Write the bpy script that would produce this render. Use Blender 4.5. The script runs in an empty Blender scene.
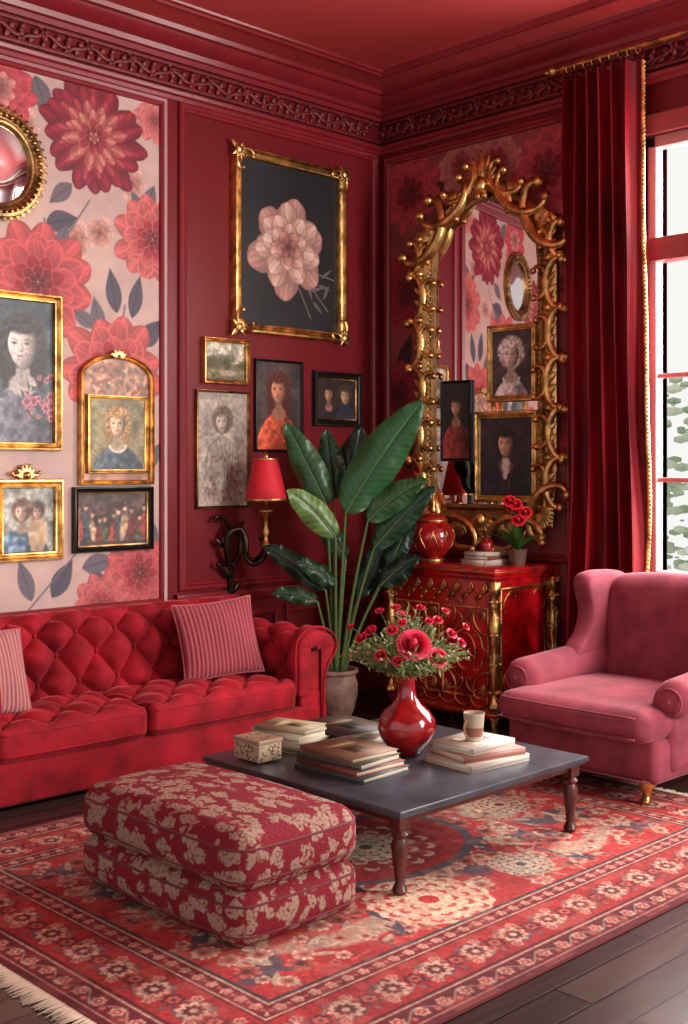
import bpy,bmesh,math,random
import numpy as np
from mathutils import Vector,Matrix
rnd=random.Random(7); rs=np.random.RandomState(5)
pi=math.pi
sc=bpy.context.scene
def lin(c):
    c=np.clip(np.asarray(c,float)/255,0,1); return np.where(c<=.04045,c/12.92,((c+.055)/1.055)**2.4)
def l4(c): return tuple(float(x) for x in lin(c))+(1.,)

# ------------------------------------------------------------------ mesh builder
class B:
    def __init__(s,f=None): s.V=[];s.F=[];s.M=[];s.C=[];s.n=0;s.f=f
    def raw(s,P,Fq,m=0,col=(128,128,128)):
        P=np.asarray(P,float).reshape(-1,3)
        if s.f: P=s.f(P)
        c=np.asarray(col,float)
        if c.ndim==1: c=np.tile(c,(len(P),1))
        Fq=np.asarray(Fq)+s.n
        s.V.append(P);s.C.append(c.reshape(-1,3));s.F.append(Fq);s.M.append(np.full(len(Fq),m));s.n+=len(P)
    def grid(s,P,m=0,col=(128,128,128),cr=False,cc=False):
        P=np.asarray(P,float);r,c=P.shape[:2]
        I=np.arange(r*c).reshape(r,c)
        if cr: I=np.vstack([I,I[:1]])
        if cc: I=np.hstack([I,I[:,:1]])
        Fq=np.stack([I[:-1,:-1],I[:-1,1:],I[1:,1:],I[1:,:-1]],-1).reshape(-1,4)
        s.raw(P.reshape(-1,3),Fq,m,col)
    def box(s,x0,x1,y0,y1,z0,z1,m=0,col=(128,128,128),b=.004):
        b=min(b,abs(x1-x0)*.45,abs(y1-y0)*.45,abs(z1-z0)*.45)
        s.rbox(((x0+x1)/2,(y0+y1)/2,(z0+z1)/2),(abs(x1-x0),abs(y1-y0),abs(z1-z0)),r=max(b,.0003),n=1,k=1,m=m,col=col)
    def rbox(s,c,size,r=.02,n=6,k=3,bulge=(0,0,0),disp=None,m=0,col=(128,128,128),rot=None):
        h=np.array(size,float)/2; r=min(r,h.min()*.98)
        def ax(hh):
            t=[r*math.tan(a*pi/4/k) for a in range(1,k+1)]
            i=list(np.linspace(-(hh-r),hh-r,n+1))
            return np.array([-(hh-r)-x for x in reversed(t)]+i+[(hh-r)+x for x in t])
        A=[ax(x) for x in h]
        for i in range(3):
            j,kk=(i+1)%3,(i+2)%3
            for sg in (-1,1):
                U,W=np.meshgrid(A[j],A[kk],indexing='ij')
                q=np.zeros(U.shape+(3,));q[...,j]=U;q[...,kk]=W;q[...,i]=sg*h[i]
                inn=np.clip(q,-(h-r),h-r); d=q-inn; d/=np.linalg.norm(d,axis=-1,keepdims=True)
                p=inn+d*r; o=p.copy(); qn=np.clip(p/h,-1,1)
                for a in range(3):
                    b_,c_=(a+1)%3,(a+2)%3
                    if bulge[a]: o[...,a]=p[...,a]*(1+bulge[a]/h[a]*(1-qn[...,b_]**2)*(1-qn[...,c_]**2))
                if disp is not None: o=disp(o,h)
                if rot is not None:
                    o=o@np.array(rot.to_3x3()).T
                s.grid(o+np.array(c,float),m,col)
    def lathe(s,prof,c=(0,0,0),seg=32,m=0,col=(128,128,128),mod=None,axis='z'):
        th=np.linspace(0,2*pi,seg,endpoint=False)
        pr=np.array(prof,float);r=pr[:,0][:,None];z=pr[:,1][:,None]
        if mod is not None: r=r*mod(th[None,:],z)
        X=r*np.cos(th);Y=r*np.sin(th);Z=z+0*X
        if axis=='y': P=np.stack([X,Z,Y],-1)
        elif axis=='x': P=np.stack([Z,X,Y],-1)
        else: P=np.stack([X,Y,Z],-1)
        if np.ndim(col)==2: col=np.repeat(np.array(col,float),seg,0)
        s.grid(P+np.array(c,float),m,col,cc=True)
    def tube(s,pts,rad,seg=8,m=0,col=(128,128,128),closed=False,flat=None):
        p=np.array(pts,float);n=len(p)
        rad=np.full(n,rad) if np.isscalar(rad) else np.array(rad,float)
        T=np.roll(p,-1,0)-np.roll(p,1,0) if closed else np.gradient(p,axis=0)
        T/=np.linalg.norm(T,axis=1,keepdims=True)+1e-12
        up=np.array([0,0,1.]) if abs(T[0][2])<.9 else np.array([1.,0,0])
        N=np.zeros_like(p);v=up-T[0]*np.dot(up,T[0]);N[0]=v/np.linalg.norm(v)
        for i in range(1,n):
            v=N[i-1]-T[i]*np.dot(N[i-1],T[i]);N[i]=v/(np.linalg.norm(v)+1e-12)
        Bn=np.cross(T,N);th=np.linspace(0,2*pi,seg,endpoint=False)
        P=p[:,None]+rad[:,None,None]*(N[:,None]*np.cos(th)[None,:,None]+Bn[:,None]*np.sin(th)[None,:,None])
        if not closed: P=np.concatenate([np.repeat(p[:1,None],seg,1),P,np.repeat(p[-1:,None],seg,1)],0)
        if np.ndim(col)==2:
            col=np.array(col,float); col=np.concatenate([col[:1],col,col[-1:]],0); col=np.repeat(col,seg,0)
        s.grid(P,m,col,cc=True,cr=closed)
    def ball(s,c,r,seg=12,m=0,col=(128,128,128)):
        r=np.array([r]*3 if np.isscalar(r) else r,float)
        a=np.linspace(0,pi,seg//2+2);b=np.linspace(0,2*pi,seg,endpoint=False)
        P=np.stack([np.sin(a)[:,None]*np.cos(b),np.sin(a)[:,None]*np.sin(b),np.cos(a)[:,None]+0*b[None]],-1)
        s.grid(P*r+np.array(c,float),m,col,cc=True)
    def loop(s,outline,prof,m=0,col=(128,128,128)):
        """sweep prof [(inset,height)] round a closed 2-D outline (u,v); inset goes inward (CCW outline)"""
        o=np.array(outline,float);a=np.roll(o,1,0);b=np.roll(o,-1,0)
        e1=o-a;e2=b-o;e1/=np.linalg.norm(e1,axis=1,keepdims=True);e2/=np.linalg.norm(e2,axis=1,keepdims=True)
        n1=np.stack([-e1[:,1],e1[:,0]],1);n2=np.stack([-e2[:,1],e2[:,0]],1)
        nn=n1+n2;nn/=np.maximum(.5,(1+(n1*n2).sum(1)))[:,None]
        rows=[]
        for i,w in prof:
            q=o+nn*i; rows.append(np.concatenate([q,np.full((len(q),1),w)],1))
        s.grid(np.array(rows),m,col,cc=True)
    def scroll(s,p0,p1,k0=2.,k1=9.,rad=.015,w=.02,S=False,m=0,n=30,ends=1.3,seg=6,flip=False,pw=3):
        """C or S acanthus scroll between p0 and p1 in (u,v)"""
        t=np.linspace(0,1,n);x=2*t-1
        k=k0+k1*np.abs(x)**pw
        if S: k=k*np.sign(x+1e-9)
        if flip:k=-k
        th=np.cumsum(k)/n; d=np.stack([np.cos(th),np.sin(th)],1);q=np.cumsum(d,0)
        i0,i1=int(n*.2),int(n*.8)-1
        v=q[i1]-q[i0];t_=np.array(p1,float)-np.array(p0,float)
        z=complex(*t_)/complex(*v); qc=(q[:,0]+1j*q[:,1]-complex(*q[i0]))*z+complex(*p0)
        P=np.stack([qc.real,qc.imag,np.full(n,w)],1)
        r=rad*(.45+.75*np.sin(pi*t)**.7)
        s.tube(P,r,seg,m)
        for e in (0,-1): s.ball(P[e],rad*ends,8,m)
    def leaf(s,p0,p1,wd,w=.02,th=.012,m=0,col=(128,128,128),curl=.0):
        p0=np.array(p0,float);p1=np.array(p1,float);d=p1-p0;nrm=np.array([-d[1],d[0]])/np.linalg.norm(d)
        t=np.linspace(0,1,9);a=np.linspace(0,2*pi,10,endpoint=False)
        pr=np.sin(pi*t**.75)**.8*wd/2+.0005
        cen=p0+d*t[:,None]+nrm*(curl*np.sin(pi*t))[:,None]
        ca=np.cos(a);sa=np.sin(a)
        P=np.zeros((9,10,3));P[...,:2]=cen[:,None]+nrm*(pr[:,None]*ca)[...,None]
        P[...,2]=w+th*np.sin(pi*t**.75)[:,None]*sa*(1-.5*(1-np.abs(ca)))+.3*th*t[:,None]
        s.grid(P,m,col,cc=True)
    def obj(s,name,mats,parent=None,clean=True,sharp=40,smooth=True):
        V=np.concatenate(s.V);Fq=np.concatenate(s.F);M=np.concatenate(s.M);C=np.concatenate(s.C)
        me=bpy.data.meshes.new(name)
        o=np.array(parent.location) if parent else np.zeros(3)
        nf=len(Fq)
        me.vertices.add(len(V));me.vertices.foreach_set('co',(V-o).astype(np.float32).ravel())
        me.loops.add(nf*4);me.loops.foreach_set('vertex_index',Fq.astype(np.int32).ravel())
        me.polygons.add(nf);me.polygons.foreach_set('loop_start',np.arange(0,nf*4,4,dtype=np.int32))
        me.update(calc_edges=True)
        at=me.color_attributes.new('Col','FLOAT_COLOR','POINT')
        at.data.foreach_set('color',np.concatenate([lin(C),np.ones((len(C),1))],1).astype(np.float32).ravel())
        if not isinstance(mats,(list,tuple)): mats=[mats]
        for x in mats: me.materials.append(x)
        me.polygons.foreach_set('material_index',M.astype(np.int32))
        if clean:
            bm=bmesh.new();bm.from_mesh(me);bmesh.ops.remove_doubles(bm,verts=bm.verts,dist=2e-5)
            bmesh.ops.recalc_face_normals(bm,faces=bm.faces);bm.to_mesh(me);bm.free()
        me.polygons.foreach_set('use_smooth',np.full(len(me.polygons),smooth))
        if smooth and sharp: me.set_sharp_from_angle(angle=math.radians(sharp))
        me.update()
        ob=bpy.data.objects.new(name,me);sc.collection.objects.link(ob)
        if parent: ob.parent=parent
        return ob
def grp(name,loc=(0,0,0)):
    e=bpy.data.objects.new(name,None);e.location=loc;e.empty_display_size=.1;sc.collection.objects.link(e);return e
LW=lambda P:np.stack([P[:,0],-P[:,2],P[:,1]],1)        # (u,v,w) on the left wall  (y=0)
RW=lambda P:np.stack([-P[:,2],-P[:,0],P[:,1]],1)       # (u,v,w) on the right wall (x=0), u=-y

# ------------------------------------------------------------------ materials
def newmat(name):
    m=bpy.data.materials.new(name);m.use_nodes=True;nt=m.node_tree;return m,nt,nt.nodes['Principled BSDF']
def mat(name,c,rough=.5,metal=0,bump=0,bscale=60,var=.12,vscale=4,sheen=0,coat=0,stretch=None,sheenc=(255,200,200),spec=.5):
    m,nt,p=newmat(name);N=nt.nodes;L=nt.links
    tc=N.new('ShaderNodeTexCoord');src=tc.outputs['Object']
    if stretch:
        mp=N.new('ShaderNodeMapping');mp.inputs['Scale'].default_value=stretch;L.new(src,mp.inputs['Vector']);src=mp.outputs[0]
    nz=N.new('ShaderNodeTexNoise');nz.inputs['Scale'].default_value=vscale;nz.inputs['Detail'].default_value=4;L.new(src,nz.inputs['Vector'])
    cr=N.new('ShaderNodeValToRGB');c=np.array(c,float)
    cr.color_ramp.elements[0].color=l4(c*(1-var));cr.color_ramp.elements[1].color=l4(np.minimum(c*(1+var),255))
    cr.color_ramp.elements[0].position=.3;cr.color_ramp.elements[1].position=.7
    L.new(nz.outputs['Fac'],cr.inputs[0]);L.new(cr.outputs[0],p.inputs['Base Color'])
    p.inputs['Roughness'].default_value=rough;p.inputs['Metallic'].default_value=metal;p.inputs['Specular IOR Level'].default_value=spec
    p.inputs['Sheen Weight'].default_value=sheen;p.inputs['Sheen Tint'].default_value=l4(sheenc);p.inputs['Coat Weight'].default_value=coat
    if sheen: p.inputs['Sheen Roughness'].default_value=.35
    if bump:
        n2=N.new('ShaderNodeTexNoise');n2.inputs['Scale'].default_value=bscale;n2.inputs['Detail'].default_value=3;L.new(src,n2.inputs['Vector'])
        b=N.new('ShaderNodeBump');b.inputs['Strength'].default_value=bump;b.inputs['Distance'].default_value=.01
        L.new(n2.outputs['Fac'],b.inputs['Height']);L.new(b.outputs[0],p.inputs['Normal'])
    return m
def vmat(name,rough=.6,sheen=0,coat=0,metal=0,bump=0,bscale=300,trans=0):
    m,nt,p=newmat(name);N=nt.nodes;L=nt.links
    a=N.new('ShaderNodeAttribute');a.attribute_name='Col';L.new(a.outputs['Color'],p.inputs['Base Color'])
    p.inputs['Roughness'].default_value=rough;p.inputs['Sheen Weight'].default_value=sheen;p.inputs['Coat Weight'].default_value=coat;p.inputs['Metallic'].default_value=metal
    if bump:
        tc=N.new('ShaderNodeTexCoord');n2=N.new('ShaderNodeTexNoise');n2.inputs['Scale'].default_value=bscale;L.new(tc.outputs['Object'],n2.inputs['Vector'])
        b=N.new('ShaderNodeBump');b.inputs['Strength'].default_value=bump;b.inputs['Distance'].default_value=.01
        L.new(n2.outputs['Fac'],b.inputs['Height']);L.new(b.outputs[0],p.inputs['Normal'])
    if trans:
        t=N.new('ShaderNodeBsdfTranslucent');L.new(a.outputs['Color'],t.inputs['Color']);x=N.new('ShaderNodeMixShader');x.inputs[0].default_value=trans
        L.new(p.outputs[0],x.inputs[1]);L.new(t.outputs[0],x.inputs[2]);L.new(x.outputs[0],N['Material Output'].inputs['Surface'])
    return m
M_wall=mat('wall_red_paint',(116,27,33),.42,bump=.05,bscale=25,var=.05,vscale=1.5)
M_wallD=mat('frieze_red_plaster',(108,29,33),.5,bump=.3,bscale=70,var=.22,vscale=25)
M_trim=mat('trim_red_gloss',(128,31,38),.3,var=.05)
M_ceil=mat('ceiling_red',(196,70,70),.5,var=.03,vscale=1)
M_win=mat('window_frame_paint',(168,76,80),.4,var=.04)
M_sash=mat('window_sash_bloom_tone',(206,140,138),.4,var=.04)  # lighter than the casing: daylight bloom put into the sash colour
M_gold=mat('antique_gold',(196,154,96),.34,1,bump=.25,bscale=60,var=.32,vscale=14)
M_goldD=mat('dark_gold',(146,112,72),.4,1,bump=.3,bscale=70,var=.35,vscale=12)
M_black=mat('black_frame',(26,22,22),.35)
M_iron=mat('dark_bronze',(50,36,30),.35,.8,var=.4,vscale=20)
M_velvet=mat('crimson_velvet',(140,23,34),.8,bump=.12,bscale=26,var=.2,vscale=6,sheen=.45,sheenc=(255,130,136),spec=.14)
M_curt=mat('curtain_velvet',(108,4,17),.6,bump=.1,bscale=50,var=.3,vscale=5,sheen=.2,sheenc=(255,40,56),stretch=(1,1,.25),spec=.25)
M_mauve=mat('rose_velvet',(142,66,78),.85,bump=.12,bscale=36,var=.14,vscale=6,sheen=.3,sheenc=(255,196,200),spec=.12)
M_lacq=mat('red_lacquer',(150,14,20),.22,coat=.4,var=.3,vscale=9)
M_vase=mat('oxblood_glaze',(140,20,24),.16,coat=.5,var=.3,vscale=14)
M_canvas=vmat('painted_canvas',.5)
M_paper=vmat('floral_wallpaper',.62)
M_v=vmat('coloured_matte',.6)
M_vg=vmat('coloured_gloss',.3,coat=.2)
M_cloth=vmat('woven_cloth',.85,sheen=.1,bump=.2,bscale=400)
M_rug=vmat('rug_wool',.95,bump=.5,bscale=260)
M_leaf=vmat('plant_leaf',.34,trans=.3)
M_table=mat('table_dark_top',(60,62,70),.3,bump=.05,bscale=8,var=.25,vscale=5)
M_wood=mat('dark_walnut',(76,34,28),.35,var=.3,vscale=8,stretch=(6,6,1))
M_shade=mat('lamp_shade_red',(206,26,46),.7,var=.05)

# ------------------------------------------------------------------ numpy painter
def vnoise(w,h,cell,seed=0):
    r=np.random.RandomState(seed);gy,gx=int(h/cell)+3,int(w/cell)+3
    g=r.rand(gy,gx);y=np.linspace(0,gy-1.001,h);x=np.linspace(0,gx-1.001,w)
    y0=y.astype(int);x0=x.astype(int);fy=(y-y0)[:,None];fx=(x-x0)[None];fy=fy*fy*(3-2*fy);fx=fx*fx*(3-2*fx)
    a=g[y0][:,x0];b=g[y0][:,x0+1];c=g[y0+1][:,x0];d=g[y0+1][:,x0+1]
    return (a*(1-fx)+b*fx)*(1-fy)+(c*(1-fx)+d*fx)*fy
class Paint:
    def __init__(s,u0,u1,v0,v1,res,bg):
        s.nx=max(8,int((u1-u0)/res));s.ny=max(8,int((v1-v0)/res));s.res=res
        s.x=np.linspace(u0,u1,s.nx);s.y=np.linspace(v0,v1,s.ny);s.X,s.Y=np.meshgrid(s.x,s.y)
        s.A=np.tile(np.array(bg,float),(s.ny,s.nx,1));s.e=(u0,u1,v0,v1)
    def bl(s,m,c,a=1):
        m=np.clip(m,0,1)*a;c=np.array(c,float);s.A=s.A*(1-m[...,None])+(c if c.ndim==3 else c[None,None])*m[...,None]
    def sm(s,d,soft=None):
        k=soft or s.res*1.2;return np.clip(.5+d/k,0,1)
    def sub(s,cx,cy,R):
        q=Paint.__new__(Paint);j0,j1=np.searchsorted(s.y,[cy-R,cy+R]);i0,i1=np.searchsorted(s.x,[cx-R,cx+R])
        if j1<=j0 or i1<=i0: return None
        q.X=s.X[j0:j1,i0:i1];q.Y=s.Y[j0:j1,i0:i1];q.A=s.A[j0:j1,i0:i1].copy();q.res=s.res;q.k=(j0,j1,i0,i1);q.top=s;return q
    def back(q): j0,j1,i0,i1=q.k;q.top.A[j0:j1,i0:i1]=q.A
    def ell(s,cx,cy,rx,ry,c,rot=0,a=1,soft=None):
        q=s.sub(cx,cy,max(rx,ry)+(soft or s.res)*2)
        if q is None: return
        X=q.X-cx;Y=q.Y-cy;cs,sn=math.cos(rot),math.sin(rot);x=X*cs+Y*sn;y=-X*sn+Y*cs
        d=(1-np.sqrt((x/rx)**2+(y/ry)**2))*min(rx,ry);q.bl(q.sm(d,soft),c,a);q.back()
    def rect(s,x0,x1,y0,y1,c,a=1):
        d=np.minimum(np.minimum(s.X-x0,x1-s.X),np.minimum(s.Y-y0,y1-s.Y));s.bl(s.sm(d),c,a)
    def line(s,x0,y0,x1,y1,wd,c,a=1):
        dx,dy=x1-x0,y1-y0;q=s.sub((x0+x1)/2,(y0+y1)/2,math.hypot(dx,dy)/2+wd*2+.01)
        if q is None: return
        t=np.clip(((q.X-x0)*dx+(q.Y-y0)*dy)/(dx*dx+dy*dy+1e-9),0,1)
        d=wd-np.hypot(q.X-x0-t*dx,q.Y-y0-t*dy);q.bl(q.sm(d),c,a);q.back()
    def leaf(s,x,y,L,W,ang,c,vein=None,a=1):
        cs,sn=math.cos(ang),math.sin(ang);z=s.sub(x+cs*L/2,y+sn*L/2,L*.6+W)
        if z is None: return
        X=z.X-x;Y=z.Y-y;t=(X*cs+Y*sn)/L;q=-X*sn+Y*cs
        w=W/2*np.where((t>0)&(t<1),np.sin(pi*np.clip(t,0,1)**.8),-1)
        z.bl(z.sm(w-np.abs(q)),c,a)
        vc=np.array(c,float)*.72 if vein is None else vein
        z.bl(z.sm(W*.035-np.abs(q))*(w>0),vc,a*.8)
        z.bl(z.sm(np.sin((t*L-np.abs(q)*.8)*2*pi/(L*.13))-.75,.3)*(w>np.abs(q)),vc,a*.35);z.back()
    def flower(s,cx,cy,R,co,ci,n=12,layers=6,jag=.3,dark=.62,rot=0,sq=1,a=1,ph=.0):
        z=s.sub(cx,cy,R*1.15)
        if z is None: return
        X=z.X-cx;Y=(z.Y-cy)/sq;r=np.hypot(X,Y);th=np.arctan2(Y,X)+rot
        co=np.array(co,float);ci=np.array(ci,float)
        for i in range(layers):
            f=i/layers;Ri=R*(1-f)**.9+.02*R;ni=max(4,int(n*(1-.45*f)))
            pt=np.abs(np.cos(ni*(th+i*1.3+.15*np.sin(3*th+i))/2))
            rad=Ri*(1-jag+jag*pt**.7+.05*np.sin(2*th+i*2))
            base=co*(1-f)+ci*f
            sh=(dark+(1-dark)*pt**.6)*(.70+.42*np.clip(r/Ri,0,1)**2)
            fine=1+.07*np.sin(th*ni*5+r/R*6)
            z.bl(z.sm(rad-r),base[None,None]*(sh*fine)[...,None],a)
        z.back();s.ell(cx,cy,R*.08,R*.08*sq,ci*.7,a=a)
    def noise(s,cell,amt,seed=0):
        n=vnoise(s.nx,s.ny,max(2,cell/s.res),seed);s.A*=(1+amt*(n-.5)*2)[...,None]
    def put(s,b,w=.004,m=0):
        P=np.stack([s.X,s.Y,np.full(s.X.shape,w)],-1);b.grid(P,m,np.clip(s.A,0,255).reshape(-1,3))

# ------------------------------------------------------------------ room shell
XL,YB=-8.2,-8.6; CH=4.33
b=B();b.box(XL,.25,0,.2,0,CH+.1,b=.001);b.obj('wall_left',M_wall)
WY0,WY1,WZ0,WZ1=-2.23,-4.05,.93,3.62
b=B()
for y0,y1,z0,z1 in [(WY0,0,0,CH+.1),(YB,WY1,0,CH+.1),(WY1,WY0,0,WZ0),(WY1,WY0,WZ1,CH+.1)]:
    b.box(0,.25,y0,y1,z0,z1,b=.0005)
b.obj('wall_right',M_wall)
b=B();b.box(XL,.25,YB,.2,CH,CH+.12,b=.001);b.obj('ceiling',M_ceil)
fm,nt,p=newmat('dark_oak_floor');N=nt.nodes;L=nt.links
tc=N.new('ShaderNodeTexCoord');br=N.new('ShaderNodeTexBrick');L.new(tc.outputs['Object'],br.inputs['Vector'])
br.inputs['Scale'].default_value=1;br.inputs['Brick Width'].default_value=1.1;br.inputs['Row Height'].default_value=.14;br.inputs['Mortar Size'].default_value=.005
br.inputs['Color1'].default_value=l4((98,76,70));br.inputs['Color2'].default_value=l4((58,42,40));br.inputs['Mortar'].default_value=l4((8,6,6))
mp=N.new('ShaderNodeMapping');mp.inputs['Scale'].default_value=(1.5,22,1);L.new(tc.outputs['Object'],mp.inputs[0])
nz=N.new('ShaderNodeTexNoise');nz.inputs['Scale'].default_value=2;nz.inputs['Detail'].default_value=6;L.new(mp.outputs[0],nz.inputs['Vector'])
mx=N.new('ShaderNodeMixRGB');mx.blend_type='MULTIPLY';mx.inputs[0].default_value=.75;L.new(br.outputs['Color'],mx.inputs[1]);L.new(nz.outputs['Fac'],mx.inputs[2])
L.new(mx.outputs[0],p.inputs['Base Color'])
p.inputs['Roughness'].default_value=.26
bp=N.new('ShaderNodeBump');bp.inputs['Strength'].default_value=.6;bp.inputs['Distance'].default_value=.015;L.new(mx.outputs[0],bp.inputs['Height']);L.new(bp.outputs[0],p.inputs['Normal'])
b=B();b.box(XL,.25,YB,.2,-.1,0,b=.0005);b.obj('floor',fm)

def run_mould(name,f,L0,L1,prof,m):
    b=B(f);P=np.zeros((len(prof),2,3))
    for i,(w,v) in enumerate(prof): P[i,0]=(L0,v,w);P[i,1]=(L1,v,w)
    b.grid(P);return b.obj(name,m,sharp=30)
crown=[(0,4.17),(.03,4.17),(.035,4.2),(.06,4.205),(.07,4.235),(.11,4.25),(.15,4.285),(.16,4.30),(.19,4.305),(.20,4.33)]
run_mould('trim_1',LW,XL,0,crown,M_trim);run_mould('trim_2',RW,0,-YB,crown,M_trim)
rail=[(0,3.93),(.02,3.93),(.03,3.95),(.05,3.96),(.055,3.98),(.02,3.995),(0,4.0)]
run_mould('trim_3',LW,XL,0,rail,M_trim);run_mould('trim_4',RW,0,-YB,rail,M_trim)
cm=[(0,0),(.0,-.012),(.02,-.028),(.045,-.03),(.055,-.018),(.075,-.012),(.08,0)]
b=B();c0=.42
rows=[]
for o,dz in cm:
    q=c0+o;rows.append([(XL,-q,CH+dz),(-q,-q,CH+dz),(-q,YB,CH+dz)])
b.grid(np.array(rows));b.obj('trim_5',M_trim,sharp=30)
def frieze(name,f,L0,L1,v0,v1):
    b=B(f);vm=(v0+v1)/2;h=v1-v0;per=.15;n=int((L1-L0)/per)
    b.box(L0,L1,v0-.01,v0+.012,0,.03,b=.004);b.box(L0,L1,v1-.012,v1+.01,0,.03,b=.004)
    for i in range(n):
        u=L0+per*(i+.5);sg=1 if i%2 else -1
        b.scroll((u-per*.36,vm-sg*h*.16),(u+per*.36,vm+sg*h*.16),2,11,.013,.014,S=True,n=20,seg=5)
        b.ball((u-per*.5,vm,.012),(.02,.03,.016),8)
        for k in (-1,1):
            b.leaf((u,vm+k*.005),(u+k*per*.2,vm+k*h*.36),.035,.012,.014)
            b.leaf((u-per*.5,vm+k*.02),(u-per*.5+k*.02,vm+k*h*.42),.03,.012,.012)
    b.obj(name,M_wallD,sharp=None)
frieze('trim_6',LW,-5.5,-.03,4.02,4.15);frieze('trim_7',RW,.03,4.6,4.02,4.15)
pm=[(0,0),(0,.018),(.012,.028),(.03,.022),(.04,.03),(.055,.02),(.06,0)]
def panel(b,u0,u1,v0,v1,pr=pm): b.loop([(u0,v0),(u1,v0),(u1,v1),(u0,v1)],pr)
b=B(LW)
panel(b,-4.7,-1.94,.74,3.93);panel(b,-1.85,-.05,.83,3.93)
for u0,u1 in [(-4.7,-3.0),(-2.9,-1.94),(-1.85,-1.0),(-.95,-.05)]: panel(b,u0,u1,.2,.68)
b.obj('trim_8',M_trim,sharp=30)
b=B(RW)
panel(b,.05,1.72,1.0,3.9);panel(b,.05,.95,.2,.68);panel(b,1.0,1.8,.2,.68)
panel(b,2.4,3.9,.2,.78)
b.obj('trim_9',M_trim,sharp=30)
run_mould('trim_10',LW,-1.88,0,[(0,.74),(.02,.74),(.035,.77),(.04,.79),(.03,.81),(0,.815)],M_trim)
for nm,f,a,c in [('baseboard_left',LW,XL,0),('baseboard_right',RW,0,-YB)]:
    run_mould(nm,f,a,c,[(0,0),(.03,0),(.03,.12),(.022,.14),(.01,.155),(0,.16)],M_trim)

# wallpaper panels
W=Paint(-4.64,-2.0,.8,3.87,.005,(192,160,150))
W.noise(.25,.05,1);W.noise(.06,.03,2)
for (x,z,r) in [(-2.6,2.95,.12),(-2.43,3.02,.1),(-2.95,3.55,.12),(-2.35,1.35,.15),(-2.15,1.75,.14),(-2.8,1.25,.13),(-2.2,3.35,.1)]:
    W.flower(x,z,r,(206,154,138),(186,110,98),6,3,.45,.8)
dk=(104,92,100);dk2=(80,72,86)
for (x,z,Lh,wd,ang,c) in [(-2.86,3.86,.24,.13,-1.2,dk),(-2.95,3.85,.2,.1,-2.2,dk),(-2.79,3.02,.22,.13,.3,dk2),(-2.72,2.85,.2,.1,1.2,dk),(-2.31,2.55,.27,.11,1.75,dk2),(-2.2,2.53,.27,.1,1.35,dk2),
   (-2.42,2.42,.22,.1,1.8,dk),(-2.46,2.45,.2,.09,2.6,dk),(-2.13,2.36,.22,.13,.9,dk2),(-2.75,.86,.25,.12,1.0,dk2),(-2.88,.85,.25,.1,1.9,dk),(-2.55,1.02,.24,.12,.2,dk),(-2.5,.98,.22,.1,-.6,dk2),
   (-2.1,3.2,.18,.1,1.2,dk),(-2.25,1.12,.2,.1,2.4,dk),(-2.62,3.28,.2,.1,-2.4,dk),(-2.05,1.1,.2,.1,1.6,dk),(-2.1,1.6,.2,.1,1.0,dk),(-2.2,3.3,.16,.07,-1,dk)]:
    W.leaf(x,z,Lh,wd,ang,c)
W.line(-2.33,2.2,-2.25,2.6,.006,dk);W.line(-2.75,2.7,-2.8,3.05,.006,dk);W.line(-2.5,3.2,-2.7,2.9,.005,dk);W.line(-2.9,.8,-2.5,1.2,.005,dk)
def petal(p,x,y,L,W,ang,c,edge=None,hi=None):
    cs,sn=math.cos(ang),math.sin(ang);z=p.sub(x+cs*L/2,y+sn*L/2,L*.6+W*.6)
    if z is None: return
    X=z.X-x;Y=z.Y-y;t=(X*cs+Y*sn)/L;q=(-X*sn+Y*cs)/(W/2)
    w=np.where((t>0)&(t<1),np.sin(pi*np.clip(t,0,1)**1.6)**.55,-1);w=w*(1+.06*np.sin(q*7))
    c=np.array(c,float);sh=(.58+.5*np.clip(t,0,1))*(1-.16*np.abs(q))*(1+.06*np.sin(q*16))
    C3=c[None,None]*np.clip(sh,.3,1.15)[...,None]
    if edge is not None:
        k=np.clip((np.abs(q)-np.maximum(w,0)+.34)*4,0,1)*.8;C3=C3*(1-k[...,None])+np.array(edge,float)*k[...,None]
    if hi is not None:
        k=np.clip(.5-np.abs(q)*1.6,0,1)*np.clip(t*1.6,0,1);C3=C3*(1-k[...,None])+np.array(hi,float)*k[...,None]
    z.bl(z.sm((w-np.abs(q))*W/2,.006),C3);z.back()
def bloom(p,cx,cy,R,rings,seed=0,sq=1.):
    R1=random.Random(seed)
    for (n,L,W,cc,edge,hi) in rings:
        a0=R1.random()*6
        for k in range(n):
            a=a0+2*pi*k/n+R1.uniform(-.1,.1);petal(p,cx+.05*R*L*math.cos(a),cy+.05*R*L*math.sin(a),R*L*R1.uniform(.88,1.08),R*W,a,cc,edge,hi)
coral=lambda c,d:[(11,1.,.52,c,np.array(c)*.8,np.array(c)*1.12),(10,.84,.46,np.array(c)*.94,np.array(c)*1.15,None),(9,.66,.38,np.array(c)*.88+np.array(d)*.1,np.array(c)*1.1,None),(8,.48,.3,d,c,None),(7,.3,.22,np.array(d)*.85,c,None),(6,.16,.14,np.array(d)*.7,np.array(c)*.9,None)]
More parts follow.
